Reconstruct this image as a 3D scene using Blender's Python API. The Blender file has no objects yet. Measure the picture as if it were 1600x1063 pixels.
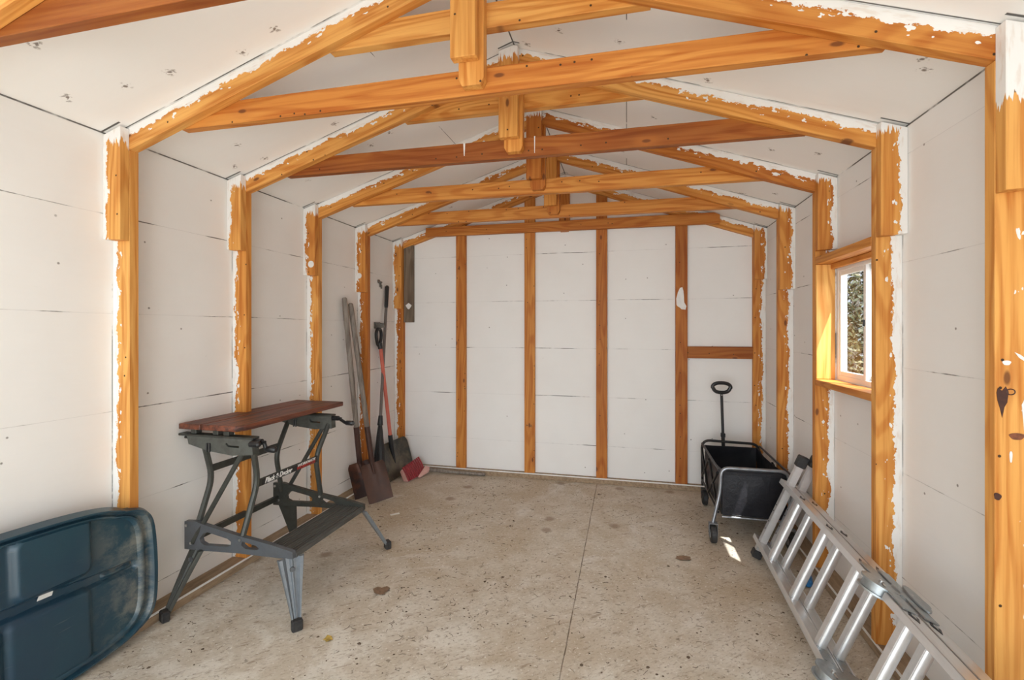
import bpy, bmesh, math, random
from mathutils import Vector, Matrix, noise as mnoise
random.seed(7)
V = Vector
scene = bpy.context.scene
COL = scene.collection

# ------------------------------------------------------------------ camera, world, sun, exposure
YAW = 0.2381
CAM_H = 1.272
cam_d = bpy.data.cameras.new('camera')
cam = bpy.data.objects.new('camera', cam_d)
COL.objects.link(cam)
cam.location = (0, 0, CAM_H)
cam.rotation_euler = (math.radians(90), 0, YAW)
cam_d.sensor_width = 36
cam_d.lens = 737.3 / 1600 * 36
cam_d.shift_y = -(531.5 - 514.7) / 1600
cam_d.clip_start = 0.02
scene.camera = cam

world = bpy.data.worlds.new('world')
scene.world = world
world.use_nodes = True
wbg = world.node_tree.nodes['Background']
wbg.inputs[0].default_value = (0.80, 0.90, 1.0, 1)
wbg.inputs[1].default_value = 0.9

sun_d = bpy.data.lights.new('sun', 'SUN')
sun_d.energy = 15.0
sun_d.angle = math.radians(0.6)
sun_d.color = (1.0, 0.96, 0.9)
sun = bpy.data.objects.new('sun', sun_d)
COL.objects.link(sun)
sun.rotation_euler = V((-0.330, 0.425, -1.0)).to_track_quat('-Z', 'Y').to_euler()

def area(name, loc, direction, sx, sy, power, color=(1, 1, 1)):
    d = bpy.data.lights.new(name, 'AREA')
    d.shape = 'RECTANGLE'; d.size = sx; d.size_y = sy; d.energy = power; d.color = color
    o = bpy.data.objects.new(name, d); COL.objects.link(o)
    o.location = loc
    o.rotation_euler = V(direction).to_track_quat('-Z', 'Z').to_euler()
    return o
# daylight entering by the wide open door behind the camera
area('door_daylight', (-0.5, -2.6, 1.35), (0, 1, 0.05), 3.6, 2.6, 112, (0.90, 0.955, 1.0))
# added low fill lamp, brightens the ceiling in place of ground bounce
area('ceiling_fill', (-0.5, -1.0, 0.35), (0, 0.75, 0.66), 2.7, 1.2, 13, (0.90, 0.955, 1.0))
# open sky beside the shed, seen by the small window from above
area('sky_daylight', (2.5, 1.9, 2.5), (-1.45, 0.54, -1.2), 1.6, 1.6, 170, (0.90, 0.95, 1.0))

vs = scene.view_settings
vs.view_transform = 'Standard'
vs.look = 'None'
vs.exposure = 0.2
vs.gamma = 1.0
vs.use_curve_mapping = False
scene.cycles.diffuse_bounces = 10
scene.cycles.max_bounces = 12
scene.cycles.transparent_max_bounces = 12

# ------------------------------------------------------------------ room numbers
XL, XR = -2.0665, 1.0322
Y1, SP = 1.508, 0.61
YB = Y1 + 4 * SP + 0.038
YF = -0.85
ZL, ZR, XRG, ZRG = 2.0735, 2.0457, -0.500, 2.575
SLW, SLE = (ZRG - ZL) / (XRG - XL), (ZRG - ZR) / (XR - XRG)
WD, TH = 0.089, 0.038
def zc(x):
    return ZL + SLW * (x - XL) if x < XRG else ZR + SLE * (XR - x)
VD = WD / math.cos(math.atan(0.33))
def Yk(k): return Y1 + SP * k

# ------------------------------------------------------------------ node helpers
class NT:
    def __init__(s, name):
        s.m = bpy.data.materials.new(name); s.m.use_nodes = True
        s.t = s.m.node_tree; s.t.nodes.clear()
        s.out = s.n('ShaderNodeOutputMaterial')
    def n(s, typ, **kw):
        nd = s.t.nodes.new(typ)
        for k, v in kw.items(): setattr(nd, k, v)
        return nd
    def put(s, sock, v):
        if v is None: return
        if isinstance(v, bpy.types.NodeSocket): s.t.links.new(v, sock)
        else: sock.default_value = v
    def math(s, op, a, b=None, c=None, clamp=False):
        nd = s.n('ShaderNodeMath', operation=op); nd.use_clamp = clamp
        for i, v in enumerate((a, b, c)): s.put(nd.inputs[i], v)
        return nd.outputs[0]
    def vmath(s, op, a, b=None):
        nd = s.n('ShaderNodeVectorMath', operation=op)
        s.put(nd.inputs[0], a); s.put(nd.inputs[1], b)
        return nd.outputs[0]
    def obj(s): return s.n('ShaderNodeTexCoord').outputs['Object']
    def attr(s, name): return s.n('ShaderNodeAttribute', attribute_type='OBJECT', attribute_name=name).outputs['Fac']
    def xyz(s, v):
        nd = s.n('ShaderNodeSeparateXYZ'); s.put(nd.inputs[0], v); return nd.outputs
    def comb(s, x=0.0, y=0.0, z=0.0):
        nd = s.n('ShaderNodeCombineXYZ')
        for i, v in enumerate((x, y, z)): s.put(nd.inputs[i], v)
        return nd.outputs[0]
    def noise(s, vec, scale=5, detail=3, rough=0.5, dist=0.0):
        nd = s.n('ShaderNodeTexNoise'); s.put(nd.inputs['Vector'], vec)
        nd.inputs['Scale'].default_value = scale; nd.inputs['Detail'].default_value = detail
        nd.inputs['Roughness'].default_value = rough; nd.inputs['Distortion'].default_value = dist
        return nd.outputs['Fac']
    def voro(s, vec, scale=5, rnd=1.0, dims='2D'):
        nd = s.n('ShaderNodeTexVoronoi', voronoi_dimensions=dims); s.put(nd.inputs['Vector'], vec)
        nd.inputs['Scale'].default_value = scale; nd.inputs['Randomness'].default_value = rnd
        return nd.outputs['Distance'], nd.outputs['Color']
    def step(s, v, a, b):           # 0 below a, 1 above b
        nd = s.n('ShaderNodeMapRange'); nd.interpolation_type = 'SMOOTHSTEP'; nd.clamp = True
        s.put(nd.inputs[0], v); nd.inputs[1].default_value = a; nd.inputs[2].default_value = b
        return nd.outputs[0]
    def ramp(s, v, stops):
        nd = s.n('ShaderNodeValToRGB'); s.put(nd.inputs[0], v)
        el = nd.color_ramp.elements
        while len(el) < len(stops): el.new(0.5)
        for e, (p, c) in zip(el, stops): e.position = p; e.color = (*c, 1)
        return nd.outputs[0]
    def mix(s, f, a, b, blend='MIX'):
        nd = s.n('ShaderNodeMix', data_type='RGBA', blend_type=blend)
        s.put(nd.inputs[0], f)
        for i, v in ((6, a), (7, b)):
            if isinstance(v, tuple) and len(v) == 3: v = (*v, 1)
            s.put(nd.inputs[i], v)
        return nd.outputs[2]
    def bsdf(s, color, rough=0.5, metal=0.0, bump=None, bump_d=0.002, spec=None, coat=None):
        b = s.n('ShaderNodeBsdfPrincipled')
        if isinstance(color, tuple) and len(color) == 3: color = (*color, 1)
        s.put(b.inputs['Base Color'], color); s.put(b.inputs['Roughness'], rough); s.put(b.inputs['Metallic'], metal)
        if spec is not None: b.inputs['Specular IOR Level'].default_value = spec
        if coat: b.inputs['Coat Weight'].default_value = coat
        if bump is not None:
            bn = s.n('ShaderNodeBump'); bn.inputs['Distance'].default_value = bump_d
            bn.inputs['Strength'].default_value = 1.0
            s.put(bn.inputs['Height'], bump); s.t.links.new(bn.outputs[0], b.inputs['Normal'])
        s.t.links.new(b.outputs[0], s.out.inputs[0])
        return b

def wood_mat(name, greyed=False):
    t = NT(name)
    P = t.obj(); seed = t.attr('seed')
    off = t.comb(seed, t.math('MULTIPLY', seed, 1.7), t.math('MULTIPLY', seed, 0.6))
    Q = t.vmath('ADD', P, off)
    x, y, z = t.xyz(P)
    # grain
    g = t.noise(t.vmath('MULTIPLY', Q, (2.2, 75, 75)), 1.0, 4, 0.6)
    n2 = t.noise(t.vmath('MULTIPLY', Q, (1.3, 7, 7)), 1.0, 3, 0.5)
    wv = t.math('SINE', t.math('MULTIPLY', t.noise(t.vmath('MULTIPLY', Q, (1.0, 9.0, 9.0)), 1.0, 1.5, 0.4), 62))
    wv = t.math('MULTIPLY_ADD', wv, 0.5, 0.5)
    tone = t.attr('tone')
    tn = t.math('ADD', tone, t.math('MULTIPLY_ADD', n2, 0.5, -0.25))
    if greyed:
        base = t.ramp(tn, [(0.0, (0.30, 0.23, 0.16)), (0.5, (0.20, 0.15, 0.105)), (1.0, (0.11, 0.08, 0.055))])
        dk = t.mix(1.0, base, (0.55, 0.52, 0.48), 'MULTIPLY')
    else:
        base = t.ramp(tn, [(0.0, (0.76, 0.42, 0.125)), (0.33, (0.67, 0.305, 0.068)), (0.66, (0.50, 0.180, 0.032)), (1.0, (0.24, 0.070, 0.014))])
        dk = t.mix(1.0, base, (0.70, 0.50, 0.32), 'MULTIPLY')
    f = t.math('ADD', t.math('MULTIPLY', t.step(wv, 0.25, 1.0), 0.55), t.math('MULTIPLY', t.step(g, 0.42, 0.68), 0.55), clamp=True)
    c = t.mix(f, base, dk)
    # knots
    vd, vc = t.voro(t.vmath('ADD', t.vmath('MULTIPLY', Q, (3.0, 7.5, 0.5)), t.comb(t.math('MULTIPLY', n2, 0.12), 0, 0)), 1.0)
    pick = t.step(t.xyz(vc)[0], 0.62, 0.66)
    k = t.math('MULTIPLY', t.math('SUBTRACT', 1.0, t.step(vd, 0.035, 0.075)), pick)
    halo = t.math('MULTIPLY', t.math('MULTIPLY', t.math('SUBTRACT', 1.0, t.step(vd, 0.06, 0.26)), pick), 0.45)
    c = t.mix(halo, c, (0.45, 0.15, 0.03) if not greyed else (0.1, 0.07, 0.05))
    c = t.mix(t.math('MULTIPLY', k, 0.85), c, (0.13, 0.04, 0.012))
    # nail holes
    nd_, nc = t.voro(t.vmath('MULTIPLY', Q, (1, 1, 0.0)), 15.0)
    nail = t.math('MULTIPLY', t.math('SUBTRACT', 1.0, t.step(nd_, 0.045, 0.070)), t.step(t.xyz(nc)[1], 0.78, 0.80))
    nail = t.math('MULTIPLY', nail, t.math('LESS_THAN', t.math('PINGPONG', z, 0.019), 0.0022))
    c = t.mix(nail, c, (0.05, 0.025, 0.01))
    # paint brushed over the edge that meets the wall
    pw = t.attr('pw'); pe = t.attr('pe')
    lo = t.noise(t.vmath('MULTIPLY', Q, (8.0, 6.0, 6.0)), 1.0, 2, 0.5)
    hi = t.noise(t.vmath('MULTIPLY', Q, (50.0, 70.0, 70.0)), 1.0, 3, 0.65)
    edge = t.math('ADD', t.math('MULTIPLY_ADD', lo, 0.060, -0.030), t.math('MULTIPLY_ADD', hi, 0.040, -0.020))
    m1 = t.math('MULTIPLY', t.math('SUBTRACT', 1.0, t.step(t.math('SUBTRACT', t.math('ADD', y, edge), pw), -0.0008, 0.0012)), t.step(pw, 0.001, 0.004))
    st = t.noise(t.vmath('MULTIPLY', Q, (6.0, 110.0, 110.0)), 1.0, 2, 0.6)
    m2 = t.step(t.math('SUBTRACT', t.math('ADD', x, t.math('MULTIPLY_ADD', st, 0.12, -0.06)), pe), -0.003, 0.003)
    sp = t.noise(t.vmath('MULTIPLY', Q, (26.0, 46.0, 46.0)), 1.0, 2, 0.55)
    near = t.math('SUBTRACT', 1.0, t.step(t.math('SUBTRACT', y, pw), 0.010, 0.06))
    m3 = t.math('MULTIPLY', t.step(t.math('MULTIPLY', sp, t.math('MULTIPLY_ADD', near, 0.3, 0.7)), 0.62, 0.64), t.step(pw, 0.001, 0.004))
    m = t.math('MAXIMUM', m1, t.math('MAXIMUM', m2, m3))
    # thin paint lets the grain through near its border
    c = t.mix(m, c, t.mix(t.math('MULTIPLY', t.step(t.noise(t.vmath('MULTIPLY', Q, (14, 60, 60)), 1.0, 3, 0.6), 0.50, 0.70), 0.40), (0.80, 0.79, 0.765), (0.62, 0.5, 0.4)))
    bh = t.math('ADD', t.math('MULTIPLY', m, 0.5), t.math('MULTIPLY', g, 0.35))
    t.bsdf(c, 0.58, 0, bh, 0.0012, spec=0.3)
    return t.m

def white_board_mat(name, along, z0, line0=None, base=(0.85, 0.845, 0.825), eave=None):
    """painted boards: horizontal seams every 0.405 m with broken caulking"""
    t = NT(name); P = t.obj(); x, y, z = t.xyz(P)
    a = (x, y)[along]
    A = t.comb(a, 0, t.math('MULTIPLY', z, 0.4)); A2 = t.comb(a, z, 0)
    wob = t.math('MULTIPLY_ADD', t.noise(A, 1.2, 2), 0.016, -0.008)
    pp = t.math('PINGPONG', t.math('ADD', t.math('SUBTRACT', z, z0), wob), 0.2023)
    br = t.noise(t.comb(a, 0, t.math('MULTIPLY', z, 2.3)), 2.6, 5, 0.65)
    wdt = t.math('MULTIPLY_ADD', t.step(br, 0.45, 0.66), 0.0017, 0.0006)
    line = t.math('SUBTRACT', 1.0, t.step(t.math('SUBTRACT', pp, wdt), -0.0004, 0.0010))
    line = t.math('MULTIPLY', line, t.math('MULTIPLY_ADD', t.step(br, 0.47, 0.60), 0.75, 0.15))
    mk = line
    if line0 is not None:      # vertical crack where the boards meet the studs
        q = t.math('PINGPONG', t.math('SUBTRACT', y, line0), 0.305)
        b2 = t.noise(t.comb(z, y, 0), 3.0, 5, 0.7)
        l2 = t.math('MULTIPLY', t.math('SUBTRACT', 1.0, t.step(q, 0.0008, 0.0026)), t.step(b2, 0.48, 0.56))
        mk = t.math('MAXIMUM', mk, t.math('MULTIPLY', l2, 0.75))
    if eave is not None:
        b3 = t.noise(t.comb(y, 0, 0), 4.0, 4, 0.6)
        l3 = t.math('MULTIPLY', t.step(z, eave - 0.0075, eave - 0.005), t.step(b3, 0.38, 0.5))
        mk = t.math('MAXIMUM', mk, t.math('MULTIPLY', l3, 0.9))
    mot = t.noise(P, 3.0, 4, 0.55)
    brush = t.noise(t.vmath('MULTIPLY', P, (4, 4, 55)), 1.0, 3, 0.6)
    c = t.mix(t.math('MULTIPLY', t.step(mot, 0.35, 0.75), 0.16), base, (0.70, 0.675, 0.635))
    c = t.mix(t.math('MULTIPLY', brush, 0.10), c, (0.72, 0.70, 0.67))
    sd, sc = t.voro(A2, 6.0)
    spk = t.math('MULTIPLY', t.math('SUBTRACT', 1.0, t.step(t.math('ADD', sd, t.math('MULTIPLY', brush, 0.03)), 0.028, 0.05)), t.step(t.xyz(sc)[0], 0.83, 0.85))
    c = t.mix(t.math('MULTIPLY', spk, 0.75), c, (0.12, 0.095, 0.075))
    scr = t.noise(t.vmath('MULTIPLY', P, (9, 9, 22)), 1.0, 6, 0.75)
    c = t.mix(t.math('MULTIPLY', t.step(scr, 0.70, 0.76), 0.35), c, (0.45, 0.41, 0.37))
    c = t.mix(mk, c, (0.055, 0.05, 0.045))
    bh = t.math('SUBTRACT', t.math('MULTIPLY', brush, 0.35), mk)
    t.bsdf(c, 0.62, 0, bh, 0.0012, spec=0.3)
    return t.m

TH_ = 0.038
def ceiling_mat():
    t = NT('painted_ceiling'); P = t.obj(); x, y, z = t.xyz(P)
    mot = t.noise(P, 2.2, 4, 0.55); brush = t.noise(t.vmath('MULTIPLY', P, (3, 40, 3)), 1.0, 3, 0.6)
    c = t.mix(t.math('MULTIPLY', t.step(mot, 0.35, 0.75), 0.14), (0.87, 0.865, 0.85), (0.77, 0.75, 0.72))
    c = t.mix(t.math('MULTIPLY', brush, 0.10), c, (0.74, 0.72, 0.69))
    # crack along each rafter
    q = t.math('PINGPONG', t.math('SUBTRACT', y, Y1 - 0.003), 0.305)
    b = t.noise(t.comb(x, y, 0), 3.0, 4, 0.6)
    l = t.math('MULTIPLY', t.math('SUBTRACT', 1.0, t.step(q, 0.0015, 0.0035)), t.step(b, 0.42, 0.52))
    q2 = t.math('PINGPONG', t.math('SUBTRACT', y, Y1 - TH_ - 0.003), 0.305)
    nearx = t.math('MAXIMUM', t.math('MAXIMUM', t.math('LESS_THAN', x, XL + 0.092), t.math('GREATER_THAN', x, XR - 0.092)), t.math('LESS_THAN', t.math('ABSOLUTE', t.math('SUBTRACT', x, XRG - 0.02)), 0.05))
    l = t.math('MAXIMUM', l, t.math('MULTIPLY', t.math('SUBTRACT', 1.0, t.step(q2, 0.003, 0.0055)), nearx))
    # long panel seam and ridge seam
    for xx, w_, th in ((0.0, 0.0022, 0.46), (XRG, 0.004, 0.2), (-1.02, 0.0016, 0.52)):
        bb = t.noise(t.comb(y, xx, 0), 3.4, 4, 0.6)
        l2 = t.math('MULTIPLY', t.math('SUBTRACT', 1.0, t.step(t.math('ABSOLUTE', t.math('SUBTRACT', x, xx)), w_ * 0.5, w_)), t.step(bb, th, th + 0.04))
        l = t.math('MAXIMUM', l, l2)
    # knots and nail heads showing through the paint
    D = t.vmath('ADD', t.comb(x, y, 0), t.vmath('MULTIPLY', t.comb(brush, mot, 0), (0.05, 0.05, 0)))
    sd, sc = t.voro(D, 5.2)
    ring = t.math('MULTIPLY', t.math('MULTIPLY', t.step(sd, 0.03, 0.05), t.math('SUBTRACT', 1.0, t.step(sd, 0.07, 0.12))), t.step(t.noise(P, 70, 2), 0.5, 0.62))
    dot = t.math('SUBTRACT', 1.0, t.step(sd, 0.020, 0.045))
    k = t.math('MULTIPLY', t.math('MAXIMUM', t.math('MULTIPLY', ring, 0.75), dot), t.step(t.xyz(sc)[0], 0.62, 0.64))
    c = t.mix(t.math('MULTIPLY', k, 0.85), c, (0.13, 0.095, 0.07))
    c = t.mix(t.math('MULTIPLY', l, 0.9), c, (0.05, 0.045, 0.04))
    t.bsdf(c, 0.62, 0, t.math('SUBTRACT', t.math('MULTIPLY', brush, 0.4), l), 0.0012, spec=0.3)
    return t.m

def floor_mat():
    t = NT('worn_floor'); P = t.obj(); x, y, z = t.xyz(P)
    R = t.comb(t.math('ADD', t.math('MULTIPLY', x, 0.8), t.math('MULTIPLY', y, 0.6)), t.math('SUBTRACT', t.math('MULTIPLY', y, 0.8), t.math('MULTIPLY', x, 0.6)), 0)
    big = t.noise(P, 1.1, 4, 0.6, 0.6); mid = t.noise(P, 5.0, 6, 0.68, 0.4); fine = t.noise(t.vmath('MULTIPLY', R, (40, 110, 1)), 1.0, 5, 0.7)
    c = t.mix(t.step(mid, 0.36, 0.62), (0.72, 0.69, 0.62), (0.56, 0.50, 0.41))
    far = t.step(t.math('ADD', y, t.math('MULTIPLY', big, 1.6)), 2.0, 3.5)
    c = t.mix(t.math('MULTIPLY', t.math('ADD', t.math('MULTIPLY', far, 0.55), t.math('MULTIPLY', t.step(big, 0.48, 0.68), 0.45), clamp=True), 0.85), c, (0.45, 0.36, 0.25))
    c = t.mix(t.math('MULTIPLY', t.step(t.noise(P, 2.6, 5, 0.6, 0.8), 0.56, 0.70), 0.55), c, (0.72, 0.69, 0.64))
    c = t.mix(t.math('MULTIPLY', t.step(fine, 0.53, 0.64), 0.62), c, (0.29, 0.23, 0.17))
    c = t.mix(t.math('MULTIPLY', t.step(t.noise(t.vmath('MULTIPLY', R, (9, 30, 1)), 1.0, 6, 0.75), 0.56, 0.66), 0.65), c, (0.27, 0.20, 0.14))
    c = t.mix(t.math('MULTIPLY', t.step(t.noise(P, 32, 4, 0.7), 0.60, 0.68), 0.7), c, (0.16, 0.12, 0.085))
    c = t.mix(t.math('MULTIPLY', t.step(t.noise(P, 70, 3, 0.6), 0.60, 0.68), 0.7), c, (0.78, 0.76, 0.71))
    sd, sc = t.voro(t.vmath('ADD', P, t.vmath('MULTIPLY', t.comb(mid, fine, 0), (0.10, 0.05, 0))), 2.6)
    st = t.math('MULTIPLY', t.math('SUBTRACT', 1.0, t.step(sd, 0.05, 0.13)), t.step(t.xyz(sc)[0], 0.72, 0.74))
    c = t.mix(t.math('MULTIPLY', st, 0.65), c, (0.25, 0.165, 0.11))
    # joint between the two floor sheets
    jx = t.math('SUBTRACT', x, t.math('MULTIPLY_ADD', t.noise(t.comb(y, 0, 0), 6, 3), 0.008, -0.24))
    jl = t.math('MULTIPLY', t.math('SUBTRACT', 1.0, t.step(t.math('ABSOLUTE', jx), 0.0012, 0.0034)), t.math('MULTIPLY_ADD', t.step(t.noise(t.comb(y, 1, 0), 9, 4), 0.4, 0.6), 0.5, 0.45))
    c = t.mix(jl, c, (0.13, 0.09, 0.06))
    bh = t.math('SUBTRACT', t.math('ADD', t.math('MULTIPLY', fine, 0.5), mid), jl)
    t.bsdf(c, 0.75, 0, bh, 0.002, spec=0.25)
    return t.m

def plain(name, color, rough=0.5, metal=0.0, var=0.0, vscale=20.0, dark=None, spec=None, bump=0.0, stretch=(1, 1, 1)):
    t = NT(name); P = t.obj()
    c = color
    n = None
    if var or bump: n = t.noise(t.vmath('MULTIPLY', P, stretch), vscale, 4, 0.65)
    if var:
        c = t.mix(t.math('MULTIPLY', t.step(n, 0.38, 0.68), var), color, dark or tuple(v * 0.4 for v in color))
    t.bsdf(c, rough, metal, t.math('MULTIPLY', n, 1.0) if bump else None, bump or 0.001, spec=spec)
    return t.m

M = {}
M['wood'] = wood_mat('painted_edge_pine')
M['grey_wood'] = wood_mat('weathered_board', True)
M['knot'] = plain('dark_knot', (0.06, 0.018, 0.010), 0.5, 0, 0.5, 90)
M['knot_pale'] = plain('brown_knot', (0.22, 0.07, 0.03), 0.5, 0, 0.7, 60)
M['wall_side'] = white_board_mat('painted_wall_side', 1, 0.53 - 0.4045, Y1 - 0.0015, eave=ZL)
M['wall_right'] = white_board_mat('painted_wall_right', 1, 0.72 - 0.4045, Y1 - 0.0015, base=(0.84, 0.84, 0.83), eave=ZR)
M['wall_back'] = white_board_mat('painted_wall_back', 0, 0.300)
M['ceiling'] = ceiling_mat()
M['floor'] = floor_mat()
M['plate_wood'] = plain('aged_plate_wood', (0.36, 0.26, 0.165), 0.75, 0, 0.7, 9, (0.19, 0.125, 0.075), stretch=(6, 1, 6), bump=0.001)
M['white_paint'] = plain('white_paint', (0.80, 0.79, 0.76), 0.6, 0, 0.12, 30)
M['vinyl'] = plain('white_vinyl', (0.82, 0.82, 0.80), 0.35)
M['olive_metal'] = plain('grey_green_painted_steel', (0.058, 0.061, 0.053), 0.45, 0.3, 0.5, 30, (0.035, 0.03, 0.025), bump=0.0003)
M['grey_metal'] = plain('grey_painted_steel', (0.115, 0.125, 0.138), 0.42, 0.3, 0.35, 40, (0.09, 0.09, 0.09), bump=0.0003)
M['leg_grey'] = plain('blue_grey_steel', (0.20, 0.225, 0.25), 0.4, 0.35, 0.3, 40, (0.12, 0.13, 0.14))
M['housing'] = plain('housing_grey', (0.10, 0.105, 0.093), 0.5, 0.2, 0.5, 30, (0.05, 0.045, 0.04))
M['alu'] = plain('aluminium', (0.74, 0.745, 0.75), 0.34, 0.65, 0.30, 25, (0.55, 0.55, 0.54), stretch=(1, 0.1, 1))
M['zinc'] = plain('zinc_steel', (0.42, 0.46, 0.48), 0.42, 0.85, 0.4, 60, (0.28, 0.30, 0.31))
M['dark_steel'] = plain('dark_steel', (0.03, 0.03, 0.032), 0.35, 0.6)
M['rubber'] = plain('black_rubber', (0.018, 0.018, 0.019), 0.6, 0, 0.5, 60, (0.05, 0.048, 0.045), bump=0.0006)
M['black'] = plain('black_plastic', (0.012, 0.012, 0.013), 0.35)
M['black_metal'] = plain('black_metal', (0.016, 0.016, 0.017), 0.38, 0.3)
M['bolt'] = plain('bright_bolt', (0.62, 0.62, 0.60), 0.3, 0.9)
M['fabric'] = plain('black_fabric', (0.010, 0.010, 0.013), 0.45, 0, 0.5, 12, (0.017, 0.017, 0.022), bump=0.006, spec=0.35)
M['galv'] = plain('grey_tube', (0.34, 0.36, 0.39), 0.35, 0.8, 0.4, 30)
M['stained'] = plain('red_brown_board', (0.19, 0.055, 0.026), 0.5, 0, 1.0, 3.2, (0.035, 0.012, 0.009), stretch=(14, 1, 14), bump=0.0008)
M['rust'] = plain('rusty_steel', (0.085, 0.038, 0.024), 0.55, 0.25, 0.8, 5, (0.048, 0.026, 0.02), bump=0.0015)
M['rust_dark'] = plain('dark_rusty_steel', (0.040, 0.020, 0.016), 0.5, 0.3, 0.8, 9, (0.15, 0.05, 0.022), bump=0.002)
M['handle_grey'] = plain('weathered_handle', (0.27, 0.235, 0.20), 0.8, 0, 0.8, 6, (0.12, 0.095, 0.075), stretch=(9, 9, 1), bump=0.001)
M['socket'] = plain('brown_socket', (0.075, 0.035, 0.025), 0.5, 0.4, 0.4, 20)
M['pole_grey'] = plain('brown_grey_pole', (0.155, 0.125, 0.11), 0.5, 0, 0.3, 10)
M['coral'] = plain('coral_pole', (0.62, 0.145, 0.095), 0.5, 0, 0.25, 8)
M['blade_dirty'] = plain('dirty_dark_blade', (0.028, 0.029, 0.025), 0.45, 0, 0.8, 7, (0.17, 0.135, 0.085), bump=0.001)
M['red'] = plain('red_bristles', (0.33, 0.022, 0.03), 0.55, 0, 0.4, 20)
M['pink'] = plain('faded_pink_plastic', (0.62, 0.33, 0.29), 0.55, 0, 0.4, 14, (0.7, 0.6, 0.5))
M['teal'] = None
M['blue'] = plain('blue_plastic', (0.02, 0.17, 0.46), 0.4)
M['leaf'] = plain('dry_leaf', (0.24, 0.15, 0.09), 0.8, 0, 0.5, 60)
M['yellow_leaf'] = plain('yellow_leaf', (0.52, 0.36, 0.08), 0.8, 0, 0.5, 60)
M['paper'] = plain('white_scrap', (0.75, 0.73, 0.68), 0.7)
M['debris'] = plain('dark_debris', (0.11, 0.075, 0.05), 0.9)
M['red_text'] = plain('red_lettering', (0.42, 0.03, 0.02), 0.5)
M['white_text'] = plain('white_lettering', (0.80, 0.80, 0.78), 0.5)
M['bracket'] = plain('grey_bracket', (0.22, 0.21, 0.19), 0.5, 0.5, 0.5, 40)

def teal_mat():
    t = NT('teal_plastic'); P = t.obj(); x, y, z = t.xyz(P)
    n = t.noise(t.vmath('MULTIPLY', P, (1, 3, 4)), 2.2, 6, 0.75, 0.2)
    n2 = t.noise(P, 3.0, 4, 0.6)
    c = t.mix(t.step(n2, 0.3, 0.7), (0.013, 0.040, 0.070), (0.017, 0.056, 0.080))
    dust = t.math('MULTIPLY', t.step(n, 0.40, 0.66), t.math('MULTIPLY', t.step(y, 1.28, 1.56), t.math('SUBTRACT', 1.0, t.step(y, 1.565, 1.58))))
    c = t.mix(t.math('MULTIPLY', dust, 0.50), c, (0.36, 0.33, 0.26))
    sc = t.noise(t.vmath('MULTIPLY', P, (1, 4, 60)), 1.5, 5, 0.7)
    c = t.mix(t.math('MULTIPLY', t.step(sc, 0.64, 0.72), 0.25), c, (0.30, 0.30, 0.27))
    t.bsdf(c, 0.36, 0, n, 0.001, spec=0.5)
    return t.m
M['teal'] = teal_mat()

def glass_mat(name, tint, haze):
    t = NT(name)
    tr = t.n('ShaderNodeBsdfTransparent'); tr.inputs[0].default_value = (*tint, 1)
    gl = t.n('ShaderNodeBsdfGlossy'); gl.inputs['Roughness'].default_value = 0.03
    mx = t.n('ShaderNodeMixShader'); mx.inputs[0].default_value = 0.06
    t.t.links.new(tr.outputs[0], mx.inputs[1]); t.t.links.new(gl.outputs[0], mx.inputs[2])
    last = mx.outputs[0]
    if haze:
        tl = t.n('ShaderNodeBsdfTranslucent'); tl.inputs[0].default_value = (0.85, 0.87, 0.9, 1)
        m2 = t.n('ShaderNodeMixShader'); m2.inputs[0].default_value = haze
        t.t.links.new(last, m2.inputs[1]); t.t.links.new(tl.outputs[0], m2.inputs[2]); last = m2.outputs[0]
    t.t.links.new(last, t.out.inputs[0])
    return t.m
M['glass'] = glass_mat('window_glass', (0.97, 0.98, 0.98), 0.0)
M['screen_glass'] = glass_mat('screened_glass', (0.90, 0.92, 0.95), 0.22)

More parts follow.
